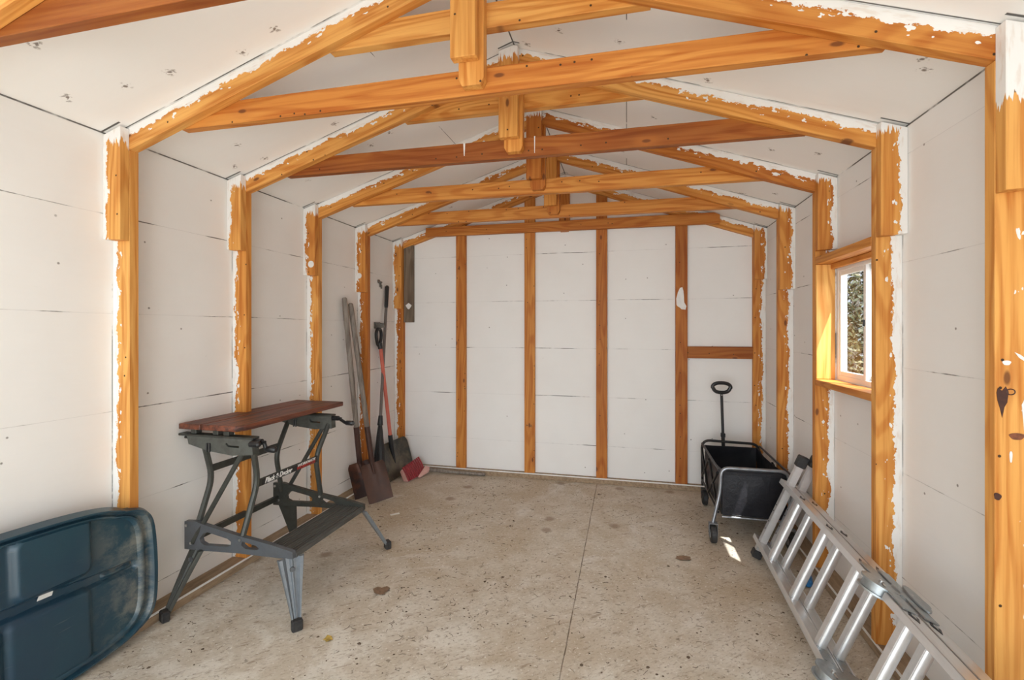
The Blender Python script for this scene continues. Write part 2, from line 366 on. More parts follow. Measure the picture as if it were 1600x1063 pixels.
# ------------------------------------------------------------------ mesh helpers
class MB:
    def __init__(s): s.bm = bmesh.new()
    def quad(s, vs_):
        return s.bm.faces.new([s.bm.verts.new(v) for v in vs_])
    def prism(s, pts, ext, bevel=0.0):
        """pts: world points of a planar polygon, ext: extrusion vector"""
        n = len(pts); ext = V(ext)
        a = [s.bm.verts.new(V(p)) for p in pts]; b = [s.bm.verts.new(V(p) + ext) for p in pts]
        fs = [s.bm.faces.new(a), s.bm.faces.new(b[::-1])]
        for i in range(n): fs.append(s.bm.faces.new((a[i], b[i], b[(i + 1) % n], a[(i + 1) % n])))
        if bevel:
            es = list({e for f in fs for e in f.edges})
            bmesh.ops.bevel(s.bm, geom=es, offset=bevel, segments=1, affect='EDGES', profile=0.5)
        return s
    def box(s, c, size, rot=None, bevel=0.0):
        c = V(c); R = rot or Matrix.Identity(3); h = V(size) / 2
        p = [c + R @ V((sx * h.x, sy * h.y, -h.z)) for sx, sy in ((-1, -1), (1, -1), (1, 1), (-1, 1))]
        return s.prism(p, R @ V((0, 0, size[2])), bevel)
    def bar(s, p0, p1, w, t, up=(0, 0, 1), bevel=0.0):
        """flat bar from p0 to p1, w across 'up x axis', t along 'up'"""
        p0, p1 = V(p0), V(p1); d = (p1 - p0).normalized(); u = V(up)
        u = (u - d * u.dot(d)).normalized(); r = d.cross(u)
        pts = [p0 + r * w / 2 + u * t / 2, p0 - r * w / 2 + u * t / 2, p0 - r * w / 2 - u * t / 2, p0 + r * w / 2 - u * t / 2]
        return s.prism(pts, p1 - p0, bevel)
    def tube(s, path, r, closed=False, seg=10, sx=1.0, up=None, caps=True):
        path = [V(p) for p in path]; n = len(path); rings = []
        rs = r if isinstance(r, (list, tuple)) else [r] * n
        prev = None
        for i, p in enumerate(path):
            if closed: d = path[(i + 1) % n] - path[i - 1]
            else: d = path[min(i + 1, n - 1)] - path[max(i - 1, 0)]
            d.normalize()
            u = V(up) if up else (prev if prev is not None else (V((0, 0, 1)) if abs(d.z) < 0.9 else V((1, 0, 0))))
            u = (u - d * u.dot(d)).normalized(); prev = u; w = d.cross(u)
            rings.append([s.bm.verts.new(p + u * math.cos(a) * rs[i] + w * math.sin(a) * rs[i] * sx) for a in [2 * math.pi * k / seg for k in range(seg)]])
        m = n if closed else n - 1
        for i in range(m):
            A, B = rings[i], rings[(i + 1) % n]
            for k in range(seg): s.bm.faces.new((A[k], A[(k + 1) % seg], B[(k + 1) % seg], B[k]))
        if not closed and caps:
            s.bm.faces.new(rings[0][::-1]); s.bm.faces.new(rings[-1])
        return s
    def cyl(s, p0, p1, r, seg=20, r1=None):
        return s.tube([p0, p1], [r, r1 if r1 is not None else r], seg=seg)
    def grid(s, fn, nu, nv, thick=0.0):
        """fn(u,v) in 0..1 gives a point; thick makes it a closed shell"""
        g = [[V(fn(i / nu, j / nv)) for j in range(nv + 1)] for i in range(nu + 1)]
        def nrm(i, j):
            a = g[min(i + 1, nu)][j] - g[max(i - 1, 0)][j]; b = g[i][min(j + 1, nv)] - g[i][max(j - 1, 0)]
            return a.cross(b).normalized()
        top = [[s.bm.verts.new(g[i][j]) for j in range(nv + 1)] for i in range(nu + 1)]
        for i in range(nu):
            for j in range(nv): s.bm.faces.new((top[i][j], top[i + 1][j], top[i + 1][j + 1], top[i][j + 1]))
        if thick:
            bot = [[s.bm.verts.new(g[i][j] - nrm(i, j) * thick) for j in range(nv + 1)] for i in range(nu + 1)]
            for i in range(nu):
                for j in range(nv): s.bm.faces.new((bot[i][j + 1], bot[i + 1][j + 1], bot[i + 1][j], bot[i][j]))
            for i in range(nu):
                s.bm.faces.new((top[i + 1][0], top[i][0], bot[i][0], bot[i + 1][0])); s.bm.faces.new((top[i][nv], top[i + 1][nv], bot[i + 1][nv], bot[i][nv]))
            for j in range(nv):
                s.bm.faces.new((top[0][j], top[0][j + 1], bot[0][j + 1], bot[0][j])); s.bm.faces.new((top[nu][j + 1], top[nu][j], bot[nu][j], bot[nu][j + 1]))
        return s
    def mesh(s, name, smooth=True, Mi=None):
        bm = s.bm
        if Mi is not None: bmesh.ops.transform(bm, matrix=Mi, verts=bm.verts)
        bmesh.ops.recalc_face_normals(bm, faces=bm.faces)
        if smooth:
            for f in bm.faces: f.smooth = True
            for e in bm.edges:
                if len(e.link_faces) == 2 and e.calc_face_angle(0) > 0.6: e.smooth = False
        me = bpy.data.meshes.new(name); bm.to_mesh(me); bm.free()
        return me

ROOT = {}
def obj(name, mb, mat, parent=None, matrix=None, smooth=True, **props):
    """ONE mesh object; geometry given in world coordinates (matrix = its local frame)"""
    Mi = matrix.inverted() if matrix is not None else None
    me = mb if isinstance(mb, bpy.types.Mesh) else mb.mesh(name, smooth, Mi)
    if mat is not None: me.materials.append(M[mat] if isinstance(mat, str) else mat)
    o = bpy.data.objects.new(name, me); COL.objects.link(o)
    mw = matrix.copy() if matrix is not None else Matrix.Identity(4)
    ROOT[o] = mw
    if parent is not None:
        o.parent = parent
        o.matrix_basis = ROOT[parent].inverted() @ mw
    else: o.matrix_basis = mw
    for k, v in props.items(): o[k] = v
    return o

def thing(name, label, cat, loc, group=None):
    o = bpy.data.objects.new(name, None); COL.objects.link(o)
    o.empty_display_size = 0.05
    o.location = loc; ROOT[o] = Matrix.Translation(V(loc))
    o['label'] = label; o['category'] = cat
    if group: o['group'] = group
    return o
def tag(o, label, cat, group=None, kind=None):
    o['label'] = label; o['category'] = cat
    if group: o['group'] = group
    if kind: o['kind'] = kind
    return o
def struct(name, mb, mat, parent=None, **kw):
    o = obj(name, mb, mat, parent, **kw)
    if parent is None: o['kind'] = 'structure'
    return o

SEED = [0.0]
def lumber(name, pts, ext, O, xa, ya, parent=None, tone=0.35, pw=0.0, pe=99.0, mat='wood', bevel=0.0018, part_label=None):
    """a piece of sawn timber: local x runs along the grain, local y from the painted edge"""
    xa = V(xa).normalized(); ya = V(ya); ya = (ya - xa * ya.dot(xa)).normalized(); za = xa.cross(ya)
    Mx = Matrix(((xa.x, ya.x, za.x, O[0]), (xa.y, ya.y, za.y, O[1]), (xa.z, ya.z, za.z, O[2]), (0, 0, 0, 1)))
    mb = MB().prism(pts, ext, bevel)
    SEED[0] += 3.37
    o = obj(name, mb, mat, parent, matrix=Mx, smooth=False, tone=float(tone), pw=float(pw), pe=float(pe), seed=SEED[0])
    if part_label: o['label'] = part_label
    return o

def fillet(pts, rad, n=5):
    """round the inner corners of an open polyline"""
    pts = [V(p) for p in pts]; out = [pts[0]]
    for i in range(1, len(pts) - 1):
        a, b, c = pts[i - 1], pts[i], pts[i + 1]
        r = min(rad, (a - b).length * 0.45, (c - b).length * 0.45)
        p, q = b + (a - b).normalized() * r, b + (c - b).normalized() * r
        for k in range(n + 1):
            t = k / n; out.append(p * (1 - t) ** 2 + b * 2 * t * (1 - t) + q * t * t)
    out.append(pts[-1]); return out

def plate(loops, thick, Mx):
    """flat plate with holes; loops in 2D, Mx maps (x, y, 0) to the world"""
    cu = bpy.data.curves.new('tmp', 'CURVE'); cu.dimensions = '2D'; cu.fill_mode = 'BOTH'; cu.extrude = thick / 2
    for L in loops:
        sp = cu.splines.new('POLY'); sp.points.add(len(L) - 1)
        for p, q in zip(sp.points, L): p.co = (q[0], q[1], 0, 1)
        sp.use_cyclic_u = True
    o = bpy.data.objects.new('tmp', cu); COL.objects.link(o)
    bpy.context.view_layer.update()
    me = bpy.data.meshes.new_from_object(o.evaluated_get(bpy.context.evaluated_depsgraph_get()))
    bpy.data.objects.remove(o); bpy.data.curves.remove(cu)
    me.transform(Mx)
    me.materials.clear()
    return me
def basis(O, X, Y):
    X = V(X).normalized(); Y = V(Y).normalized(); Z = X.cross(Y)
    return Matrix(((X.x, Y.x, Z.x, O[0]), (X.y, Y.y, Z.y, O[1]), (X.z, Y.z, Z.z, O[2]), (0, 0, 0, 1)))
def text_mesh(body, size, Mx, shear=0.0, bold=0.0, sx=1.0, depth=0.0006):
    cu = bpy.data.curves.new('tmp', 'FONT'); cu.body = body; cu.size = size; cu.shear = shear
    cu.offset = bold; cu.extrude = depth; cu.align_y = 'CENTER'
    o = bpy.data.objects.new('tmp', cu); COL.objects.link(o)
    bpy.context.view_layer.update()
    me = bpy.data.meshes.new_from_object(o.evaluated_get(bpy.context.evaluated_depsgraph_get()))
    bpy.data.objects.remove(o); bpy.data.curves.remove(cu)
    me.transform(Mx @ Matrix.Diagonal((sx, 1, 1, 1)))
    me.materials.clear()
    return me

# ------------------------------------------------------------------ the room
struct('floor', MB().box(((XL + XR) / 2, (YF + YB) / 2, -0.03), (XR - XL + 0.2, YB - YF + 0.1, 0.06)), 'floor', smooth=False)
struct('ground_outside', MB().box((0, 2, -0.09), (40, 40, 0.04)), plain('gravel_ground', (0.20, 0.19, 0.16), 0.9, 0, 0.5, 8), smooth=False)

T = 0.03
struct('wall_left', MB().prism([(XL, YF, 0), (XL, YF, ZL), (XL, YB + T, ZL), (XL, YB + T, 0)], (-T, 0, 0)), 'wall_side', smooth=False)
# right wall with the window opening
WY0, WY1, WZ0, WZ1 = 2.157, 2.727, 1.016, 1.588
mb = MB()
for y0, y1, z0, z1 in ((YF, WY0, 0, ZR), (WY1, YB + T, 0, ZR), (WY0, WY1, 0, WZ0), (WY0, WY1, WZ1, ZR)):
    mb.prism([(XR, y0, z0), (XR, y1, z0), (XR, y1, z1), (XR, y0, z1)], (T, 0, 0))
bmesh.ops.remove_doubles(mb.bm, verts=mb.bm.verts, dist=1e-5)
struct('wall_right', mb, 'wall_right', smooth=False)
struct('wall_back', MB().prism([(XL, YB, 0), (XR, YB, 0), (XR, YB, ZR), (XRG, YB, ZRG), (XL, YB, ZL)], (0, T, 0)), 'wall_back', smooth=False)
# the door end of the shed, behind the camera, with its wide opening
mb = MB()
mb.prism([(XL, YF, 0), (XL + 0.2, YF, 0), (XL + 0.2, YF, 2.05), (XL, YF, ZL - 0.01)], (0, -T, 0))
mb.prism([(XR - 0.2, YF, 0), (XR, YF, 0), (XR, YF, ZR - 0.01), (XR - 0.2, YF, 2.05)], (0, -T, 0))
mb.prism([(XL + 0.2, YF, 2.05), (XR - 0.2, YF, 2.05), (XRG, YF, ZRG - 0.01)], (0, -T, 0))
struct('wall_front', mb, 'white_paint', smooth=False)
mb = MB()
for xa_, za_, xb_, zb_ in ((XL - 0.15, ZL - 0.15 * SLW, XRG, ZRG), (XRG, ZRG, XR + 0.15, ZR - 0.15 * SLE)):
    mb.prism([(xa_, YF - 0.2, za_), (xb_, YF - 0.2, zb_), (xb_, YF - 0.2, zb_ + 0.05), (xa_, YF - 0.2, za_ + 0.05)], (0, YB + 0.4 - YF, 0))
struct('ceiling', mb, 'ceiling', smooth=False)

# sole plates along the foot of the walls, their inner top edge painted white
PZ = 0.045
def sole(name, x0, x1, y0, y1, edge):
    r = struct(name, MB().prism([(x0, y0, 0.0), (x1, y0, 0.0), (x1, y1, 0.0), (x0, y1, 0.0)], (0, 0, PZ), 0.002), 'plate_wood', smooth=False)
    (ax, ay), (bx, by) = edge
    obj('painted_edge', MB().bar((ax, ay, PZ - 0.003), (bx, by, PZ - 0.003), 0.006, 0.009, bevel=0.001), 'white_paint', r)
    return r
sole('baseboard_left', XL, XL + WD - 0.002, YF, YB - 0.04, ((XL + WD - 0.003, YF + 0.01), (XL + WD - 0.003, YB - 0.05)))
sole('baseboard_right', XR - WD + 0.002, XR, YF, YB - 0.04, ((XR - WD + 0.003, YF + 0.01), (XR - WD + 0.003, YB - 0.05)))
sole('baseboard_back', XL, XR, YB - 0.046, YB, ((XL + WD + 0.01, YB - 0.044), (XR - WD - 0.01, YB - 0.044)))

# ------------------------------------------------------------------ wall studs with their splice boards
ORD = ['nearest', 'second nearest', 'third nearest', 'fourth nearest', 'farthest']
scabL = [1.637, 1.694, 1.628, 1.564, 1.462]; scabR = [1.633, 1.633, 1.677, 1.527, 1.654]
toneL = [(0.16, 0.16), (0.36, 0.24), (0.18, 0.42), (0.66, 0.42), (0.58, 0.30)]
toneR = [(0.24, 0.22), (0.26, 0.26), (0.42, 0.45), (0.40, 0.45), (0.45, 0.48)]
descL = ['nearest left wall stud, golden, rising from behind the dark teal lid',
         'left wall stud with a ragged white edge rising behind the workbench top',
         'left wall stud behind the far end of the workbench, white disc on its upper board',
         'left wall stud behind the two old shovel handles, orange below its upper board',
         'left wall stud in the back left corner, beside the red handled snow shovel']
descR = ['nearest right wall stud, painted white at its top, with dark knots lower down',
         'right wall stud on the near side of the small window, behind the ladder hinge',
         'right wall stud on the far side of the window, sunlit between sill and header',
         'right wall stud between the window and the back corner, beside the wagon',
         'right wall stud standing in the back right corner above the wagon']
for k in range(5):
    y = Yk(k)
    for side in (0, 1):
        x0, sg = (XL, 1) if side == 0 else (XR, -1)
        xi = x0 + sg * WD
        e = thing('wall_stud', (descL, descR)[side][k], 'wall stud', (x0 + sg * WD / 2, y, PZ), 'wall studs along the side walls')
        tn = (toneL, toneR)[side][k]
        pwv = (0.026, 0.030)[side] if (k or side == 0) else 0.014
        zb0 = PZ + 0.0005
        pts = [(x0 + sg * 0.001, y, zb0), (xi, y, zb0), (xi, y, zc(xi) - VD - 0.001), (x0 + sg * 0.001, y, zc(x0) - VD - 0.001)]
        lumber('stud_board', pts, (0, TH, 0), (x0, y, 0), (0, 0, 1), (sg, 0, 0), e, tn[0], pwv)
        sb = (scabL, scabR)[side][k]
        pts = [(x0 + sg * 0.001, y - 0.0004, sb), (xi, y - 0.0004, sb - 0.004), (xi, y - 0.0004, zc(xi) - 0.011), (x0 + sg * 0.001, y - 0.0004, zc(x0) - 0.011)]
        pe = 2.03 if not (side == 1 and k == 0) else 1.86
        lumber('splice_board', pts, (0, -TH + 0.0004, 0), (x0, y - TH, 0), (0, 0, 1), (sg, 0, 0), e, tn[1], pwv - 0.006, pe)
        if side == 0 and k in (2, 3):      # round dab of filler
            px_, pz_ = (-2.006, 1.698) if k == 2 else (-2.030, 1.690)
            obj('filler_dab', MB().cyl((px_, y - TH + 0.001, pz_), (px_, y - TH - 0.002, pz_), 0.022, 20), 'white_paint', e)
        if side == 1 and k == 0:           # big dark knots and paint drips of the nearest stud
            yy = y - 0.0003
            def blob(name, mat, outline, t=0.0012):
                obj(name, MB().prism([(a, yy, b) for a, b in outline], (0, -t, 0)), mat, e)
            def ell(cx_, cz_, rx, rz, ph=0.0):
                return [(cx_ + rx * math.cos(a) * (1 + 0.15 * math.sin(3 * a + ph)), cz_ + rz * math.sin(a) * (1 + 0.12 * math.cos(2 * a + ph))) for a in [i * 2 * math.pi / 20 for i in range(20)]]
            blob('knot', 'knot', [(0.946, 1.105), (0.949, 1.118), (0.958, 1.110), (0.966, 1.122), (0.972, 1.108), (0.969, 1.080), (0.963, 1.068), (0.958, 1.040), (0.953, 1.066), (0.948, 1.085)])
            for cx_ in (0.9415, 0.977):
                m_ = MB().tube([(cx_ + 0.009 * math.cos(a), yy - 0.0006, 1.108 + 0.0075 * math.sin(a)) for a in [i * 2 * math.pi / 16 for i in range(16)]], 0.0014, closed=True, seg=6, up=(0, 1, 0))
                if cx_ > 0.95: obj('knot', m_, 'knot', e)
            blob('knot', 'knot_pale', ell(0.990, 0.992, 0.016, 0.010)); blob('knot', 'knot', ell(0.948, 0.832, 0.008, 0.010, 1.0))
            blob('paint_drip', 'white_paint', ell(0.968, 1.184, 0.009, 0.007)); blob('paint_drip', 'white_paint', ell(0.977, 0.938, 0.003, 0.017))
            blob('paint_drip', 'white_paint', [(0.985, 1.212), (0.998, 1.205), (1.012, 1.192), (1.010, 1.186), (0.995, 1.197)])
            blob('paint_drip', 'white_paint', [(1.000, 1.075), (1.010, 1.100), (1.018, 1.06), (1.016, 0.99), (1.006, 1.0)])

# studs of the back wall, flat against the boards
bx = [-1.4249, -0.8048, -0.1993, 0.4234]
bdesc = ['leftmost stud of the back wall, above the broom handle on the floor',
         'second back wall stud from the left, golden with two small dark marks low down',
         'third back wall stud from the left, dark orange, between two bare panels',
         'fourth back wall stud from the left, with a ragged white paint patch near its middle']
for i, x in enumerate(bx):
    e = thing('wall_stud', bdesc[i], 'wall stud', (x, YB - TH / 2, PZ), 'flat studs on the back wall')
    zt = min(zc(x - WD / 2), zc(x + WD / 2)) - VD - 0.004
    y0 = YB - TH
    zt0, zt1 = zc(x - WD / 2) - VD - 0.003, zc(x + WD / 2) - VD - 0.003
    lumber('stud_board', [(x - WD / 2, y0, PZ + 0.0005), (x + WD / 2, y0, PZ + 0.0005), (x + WD / 2, y0, zt1), (x - WD / 2, y0, zt0)],
           (0, TH - 0.001, 0), (x - WD / 2, y0, 0), (0, 0, 1), (1, 0, 0), e, (0.58, 0.48, 0.74, 0.76)[i], 0.0)
    if i == 3:
        pts = [(-0.040, 0.00), (-0.028, 0.05), (-0.012, 0.085), (0.006, 0.09), (0.014, 0.06), (0.018, 0.02), (0.020, -0.03), (0.036, -0.06), (0.030, -0.088), (0.0, -0.085), (-0.012, -0.072), (-0.030, -0.06), (-0.038, -0.05)]
        obj('paint_patch', MB().prism([(x + a, y0 + 0.0005, 1.515 + b) for a, b in pts], (0, -0.0018, 0)), 'white_paint', e)
    if i == 1:   # the two faint pencilled marks low on this stud
        me = MB()
        for (a, b, c_, d) in ((-0.030, 0.0, -0.012, 0.006), (-0.028, 0.012, -0.014, 0.004), (0.004, 0.010, 0.020, 0.010), (0.020, 0.010, 0.008, -0.004), (0.008, -0.004, 0.026, -0.004)):
            me.bar((x + a, y0 - 0.0004, 0.445 + b), (x + c_, y0 - 0.0004, 0.445 + d), 0.0035, 0.001, (0, 1, 0))
        obj('pencil_mark', me, 'debris', e)

gx0 = XL + WD + 0.004
gb = lumber('grey_board', [(gx0, YB - TH, 1.335), (gx0 + WD, YB - TH, 1.335), (gx0 + WD, YB - TH, zc(gx0 + WD) - VD - 0.002), (gx0, YB - TH, zc(gx0) - VD - 0.002)],
            (0, TH - 0.001, 0), (gx0 + WD, YB - TH, 0), (0, 0, 1), (-1, 0, 0), None, 0.45, 0.0, mat='grey_wood')
gb.name = 'weathered_board'
tag(gb, 'short weathered grey board fixed high in the back left corner', 'board')
obj('filler_dab', MB().prism([(-1.925 + 0.026 * math.cos(a) * (1 + 0.18 * math.sin(3 * a)), YB - TH, 1.482 + 0.024 * math.sin(a) * (1 + 0.2 * math.cos(4 * a))) for a in [i * 2 * math.pi / 22 for i in range(22)]], (0, -0.003, 0)), 'white_paint', gb)
bl = lumber('blocking_board', [(0.4234 + WD / 2 + 0.001, YB - TH, 1.043), (XR - WD - 0.001, YB - TH, 1.043), (XR - WD - 0.001, YB - TH, 1.136), (0.4234 + WD / 2 + 0.001, YB - TH, 1.136)],
            (0, TH - 0.001, 0), (0.47, YB - TH, 1.043), (1, 0, 0), (0, 0, 1), None, 0.80, 0.0)
tag(bl, 'short horizontal wooden board between two back wall studs above the wagon', 'board')

# ------------------------------------------------------------------ roof trusses
tdesc = ['roof truss nearest the camera, cut by the top left corner of the view',
         'second truss from the camera, with the long tie beam highest in the view',
         'third truss from the camera, its tie beam darker red brown with white drips',
         'fourth truss from the camera, golden tie beam just below the red brown one',
         'fifth truss from the camera, tie beam just above the back wall beam',
         'rearmost truss, flat against the back wall over the four studs']
tt = {-1: 0.88, 0: 0.58, 1: 0.92, 2: 0.42, 3: 0.50, 4: 0.62}
rt = {-1: (0.2, 0.3), 0: (0.22, 0.48), 1: (0.28, 0.26), 2: (0.34, 0.66), 3: (0.42, 0.42), 4: (0.45, 0.32)}
for k in range(-1, 5):
    y = Yk(k)
    e = thing('roof_truss', tdesc[k + 1], 'roof truss', (XRG, y, 2.08), 'roof trusses')
    lum = lambda name, p, y0, y1, O, xa, ya, tone, pw=0.0, pe=99.0: lumber(name, [(a, y0, b) for a, b in p], (0, y1 - y0, 0), O, xa, ya, e, tone, pw, pe)
    g = 0.0012
    # rafters
    p = [(XL + 0.002, zc(XL) - g), (XRG - 0.0006, ZRG - g), (XRG - 0.0006, ZRG - VD), (XL + 0.002, zc(XL) - VD)]
    lum('rafter', p, y, y + TH, (XL, y, ZL), (1, 0, SLW), (0, 0, -1), rt[k][0], 0.028 if k >= 0 else 0.02)
    p = [(XR - 0.002, zc(XR) - g), (XRG + 0.0006, ZRG - g), (XRG + 0.0006, ZRG - VD), (XR - 0.002, zc(XR) - VD)]
    lum('rafter', p, y, y + TH, (XR, y, ZR), (-1, 0, SLE), (0, 0, -1), rt[k][1], 0.031 if k >= 0 else 0.02)
    xc = XRG - 0.008
    kb = 2.093
    if k < 4:
        # tie beam behind the truss
        y0 = y + TH + 0.0005
        lum('tie_beam', [(-1.762, 2.084), (0.722, 2.074), (0.660, 2.163), (-1.745, 2.173)], y0, y0 + TH, (-1.76, y0, 2.08), (1, 0, -0.004), (0, 0, 1), tt[k])
        if k in (0, 1):
            lum('collar_tie', [(-1.078, 2.305), (0.076, 2.300), (0.040, 2.386), (-1.050, 2.391)], y0, y0 + TH, (-1.07, y0, 2.305), (1, 0, 0), (0, 0, 1), 0.20 if k == 0 else 0.24)
    # king post in the plane of the rafters
    w = WD / 2
    p = [(xc - w + 0.012, kb), (xc + w - 0.012, kb), (xc + w, kb + 0.022), (xc + w, zc(xc + w) - VD - 0.001), (XRG, ZRG - VD - 0.001), (xc - w, zc(xc - w) - VD - 0.001), (xc - w, kb + 0.022)]
    lum('king_post', p, y, y + TH, (xc - w, y, 0), (0, 0, 1), (1, 0, 0), {-1: 0.3, 0: 0.22, 1: 0.30, 2: 0.66, 3: 0.72, 4: 0.62}[k])
    if k < 4:
        # splice board over the front of the king post
        xs = xc - 0.016; sb = 2.165 if k <= 0 else 2.142
        p = [(xs - w, sb + 0.006), (xs + w, sb + 0.006), (xs + w, zc(xs + w) - 0.010), (XRG, ZRG - 0.012), (xs - w, zc(xs - w) - 0.010)]
        s_ = lum('king_splice', p, y - TH, y - 0.0006, (xs - w, y, 0), (0, 0, 1), (1, 0, 0), {-1: 0.3, 0: 0.20, 1: 0.22, 2: 0.62, 3: 0.35}[k], 0.0, 2.515)
    else:
        lum('tie_beam', [(-1.742, 2.097), (0.700, 2.090), (0.700, 2.156), (0.66, 2.176), (-1.742, 2.176)], y - TH, y - 0.0006, (-1.76, y, 2.095), (1, 0, 0), (0, 0, 1), tt[k])

# thin drips of white paint hanging on the third truss' tie beam
for (xd, z1, z0, w_) in ((-0.760, 2.168, 2.108, 0.010), (-0.415, 2.170, 2.092, 0.005)):
    y = Yk(1) + TH + 0.0005
    o = obj('paint_drip', MB().prism([(xd - w_ / 2, y, z1), (xd + w_ / 2, y, z1), (xd + w_ * 0.15, y, z0), (xd - w_ * 0.15, y, z0)], (0, -0.0015, 0)), 'white_paint',
            next(o for o in bpy.data.objects if o.get('label') == tdesc[2]))

# ------------------------------------------------------------------ the window
wx = XR + 0.006
win = obj('window_1', (lambda m: [m.box((wx + 0.02, yy, (WZ0 + WZ1) / 2), (0.04, 0.026, WZ1 - WZ0), bevel=0.002) for yy in (WY0 + 0.013, WY1 - 0.013)] and
      [m.box((wx + 0.02, (WY0 + WY1) / 2, zz), (0.04, WY1 - WY0 - 0.05, 0.026), bevel=0.002) for zz in (WZ0 + 0.013, WZ1 - 0.013)] and m)(MB()), 'vinyl')
win['kind'] = 'structure'
mb = MB()
def sash(y0, y1, x, z0=WZ0 + 0.026, z1=WZ1 - 0.026, w=0.020):
    m = MB()
    for yy in (y0 + w / 2, y1 - w / 2): m.box((x, yy, (z0 + z1) / 2), (0.016, w, z1 - z0), bevel=0.0015)
    for zz in (z0 + w / 2, z1 - w / 2): m.box((x, (y0 + y1) / 2, zz), (0.016, y1 - y0 - 2 * w, w), bevel=0.0015)
    return m
obj('window_sash', sash(2.425, WY1 - 0.026, wx + 0.010, w=0.022), 'vinyl', win)
obj('window_sash', sash(WY0 + 0.026, 2.447, wx + 0.029), 'vinyl', win)
obj('window_pane', MB().box((wx + 0.010, (2.425 + WY1 - 0.026) / 2, (WZ0 + WZ1) / 2), (0.003, WY1 - 0.026 - 2.425 - 0.04, WZ1 - WZ0 - 0.09)), 'glass', win)
obj('window_screen', MB().box((wx + 0.029, (WY0 + 0.026 + 2.447) / 2, (WZ0 + WZ1) / 2), (0.003, 2.447 - WY0 - 0.026 - 0.036, WZ1 - WZ0 - 0.09)), 'screen_glass', win)
obj('sash_latch', MB().box((wx - 0.001, 2.436, 1.30), (0.008, 0.008, 0.03), bevel=0.002), 'black', win)
# rough opening boards
e = thing('window_framing', 'wooden header and sill boards framing the small window in the right wall', 'window frame', (0.985, 2.44, 0.99))
xi = XR - WD
lumber('header_board', [(xi, WY0, 1.604), (XR - 0.001, WY0, 1.604), (XR - 0.001, WY0, 1.641), (xi, WY0, 1.641)], (0, WY1 - WY0, 0), (xi, WY0, 1.6), (0, 1, 0), (0, 0, 1), e, 0.42)
lumber('sill_board', [(xi, WY0, 0.985), (XR - 0.001, WY0, 0.985), (XR - 0.001, WY0, 1.0155), (xi, WY0, 1.0155)], (0, WY1 - WY0, 0), (xi, WY0, 1.0), (0, 1, 0), (0, 0, 1), e, 0.55)
lumber('jamb_board', [(xi + 0.002, WY1 - 0.009, 1.017), (XR - 0.001, WY1 - 0.009, 1.017), (XR - 0.001, WY1 - 0.009, 1.603), (xi + 0.002, WY1 - 0.009, 1.603)], (0, 0.009, 0), (xi, WY1, 1.0), (0, 0, 1), (1, 0, 0), e, 0.02)
lumber('nailer_strip', [(XR - 0.022, WY0, 1.578), (XR - 0.001, WY0, 1.578), (XR - 0.001, WY0, 1.6035), (XR - 0.022, WY0, 1.6035)], (0, WY1 - WY0, 0), (XR, WY0, 1.6), (0, 1, 0), (0, 0, 1), e, 0.4)

# bush seen through the window
def foliage(center, rad, n, seed, leaf):
    r = random.Random(seed); m = MB()
    for i in range(n):
        while True:
            d = V((r.uniform(-1, 1), r.uniform(-1, 1), r.uniform(-1, 1)))
            if 0.25 < d.length < 1: break
        p = V(center) + V((d.x * rad[0], d.y * rad[1], d.z * rad[2]))
        p += V((mnoise.noise(p * 1.3), mnoise.noise(p * 1.3 + V((9, 0, 0))), 0)) * 0.3
        a = V((r.uniform(-1, 1), r.uniform(-1, 1), r.uniform(-1, 1))).normalized(); b = a.orthogonal().normalized()
        s = leaf * r.uniform(0.6, 1.3)
        m.bm.faces.new([m.bm.verts.new(p + a * s), m.bm.verts.new(p + b * s * 0.5), m.bm.verts.new(p - a * s), m.bm.verts.new(p - b * s * 0.5)])
    return m
def leaf_mat():
    t = NT('bush_leaves'); P = t.obj()
    n = t.noise(P, 2.2, 3); n2 = t.noise(P, 14, 3)
    c = t.ramp(t.math('ADD', t.math('MULTIPLY', n, 0.6), t.math('MULTIPLY', n2, 0.4)), [(0.35, (0.008, 0.016, 0.009)), (0.5, (0.035, 0.05, 0.025)), (0.6, (0.11, 0.105, 0.05)), (0.75, (0.20, 0.20, 0.15))])
    t.bsdf(c, 0.6)
    return t.m
M['leaves'] = leaf_mat()
tr = thing('bush', 'tall yellow green bush growing outside, seen through the window', 'bush', (2.5, 6.1, -0.07))
obj('foliage', foliage((2.45, 6.1, 1.75), (1.25, 0.55, 1.9), 22000, 3, 0.036), 'leaves', tr, smooth=False)['kind'] = 'stuff'
obj('trunk', MB().tube([(2.5, 6.1, -0.08), (2.48, 6.12, 0.8), (2.52, 6.08, 1.8), (2.5, 6.1, 2.6)], [0.06, 0.05, 0.035, 0.015], seg=8), 'grey_wood', tr)

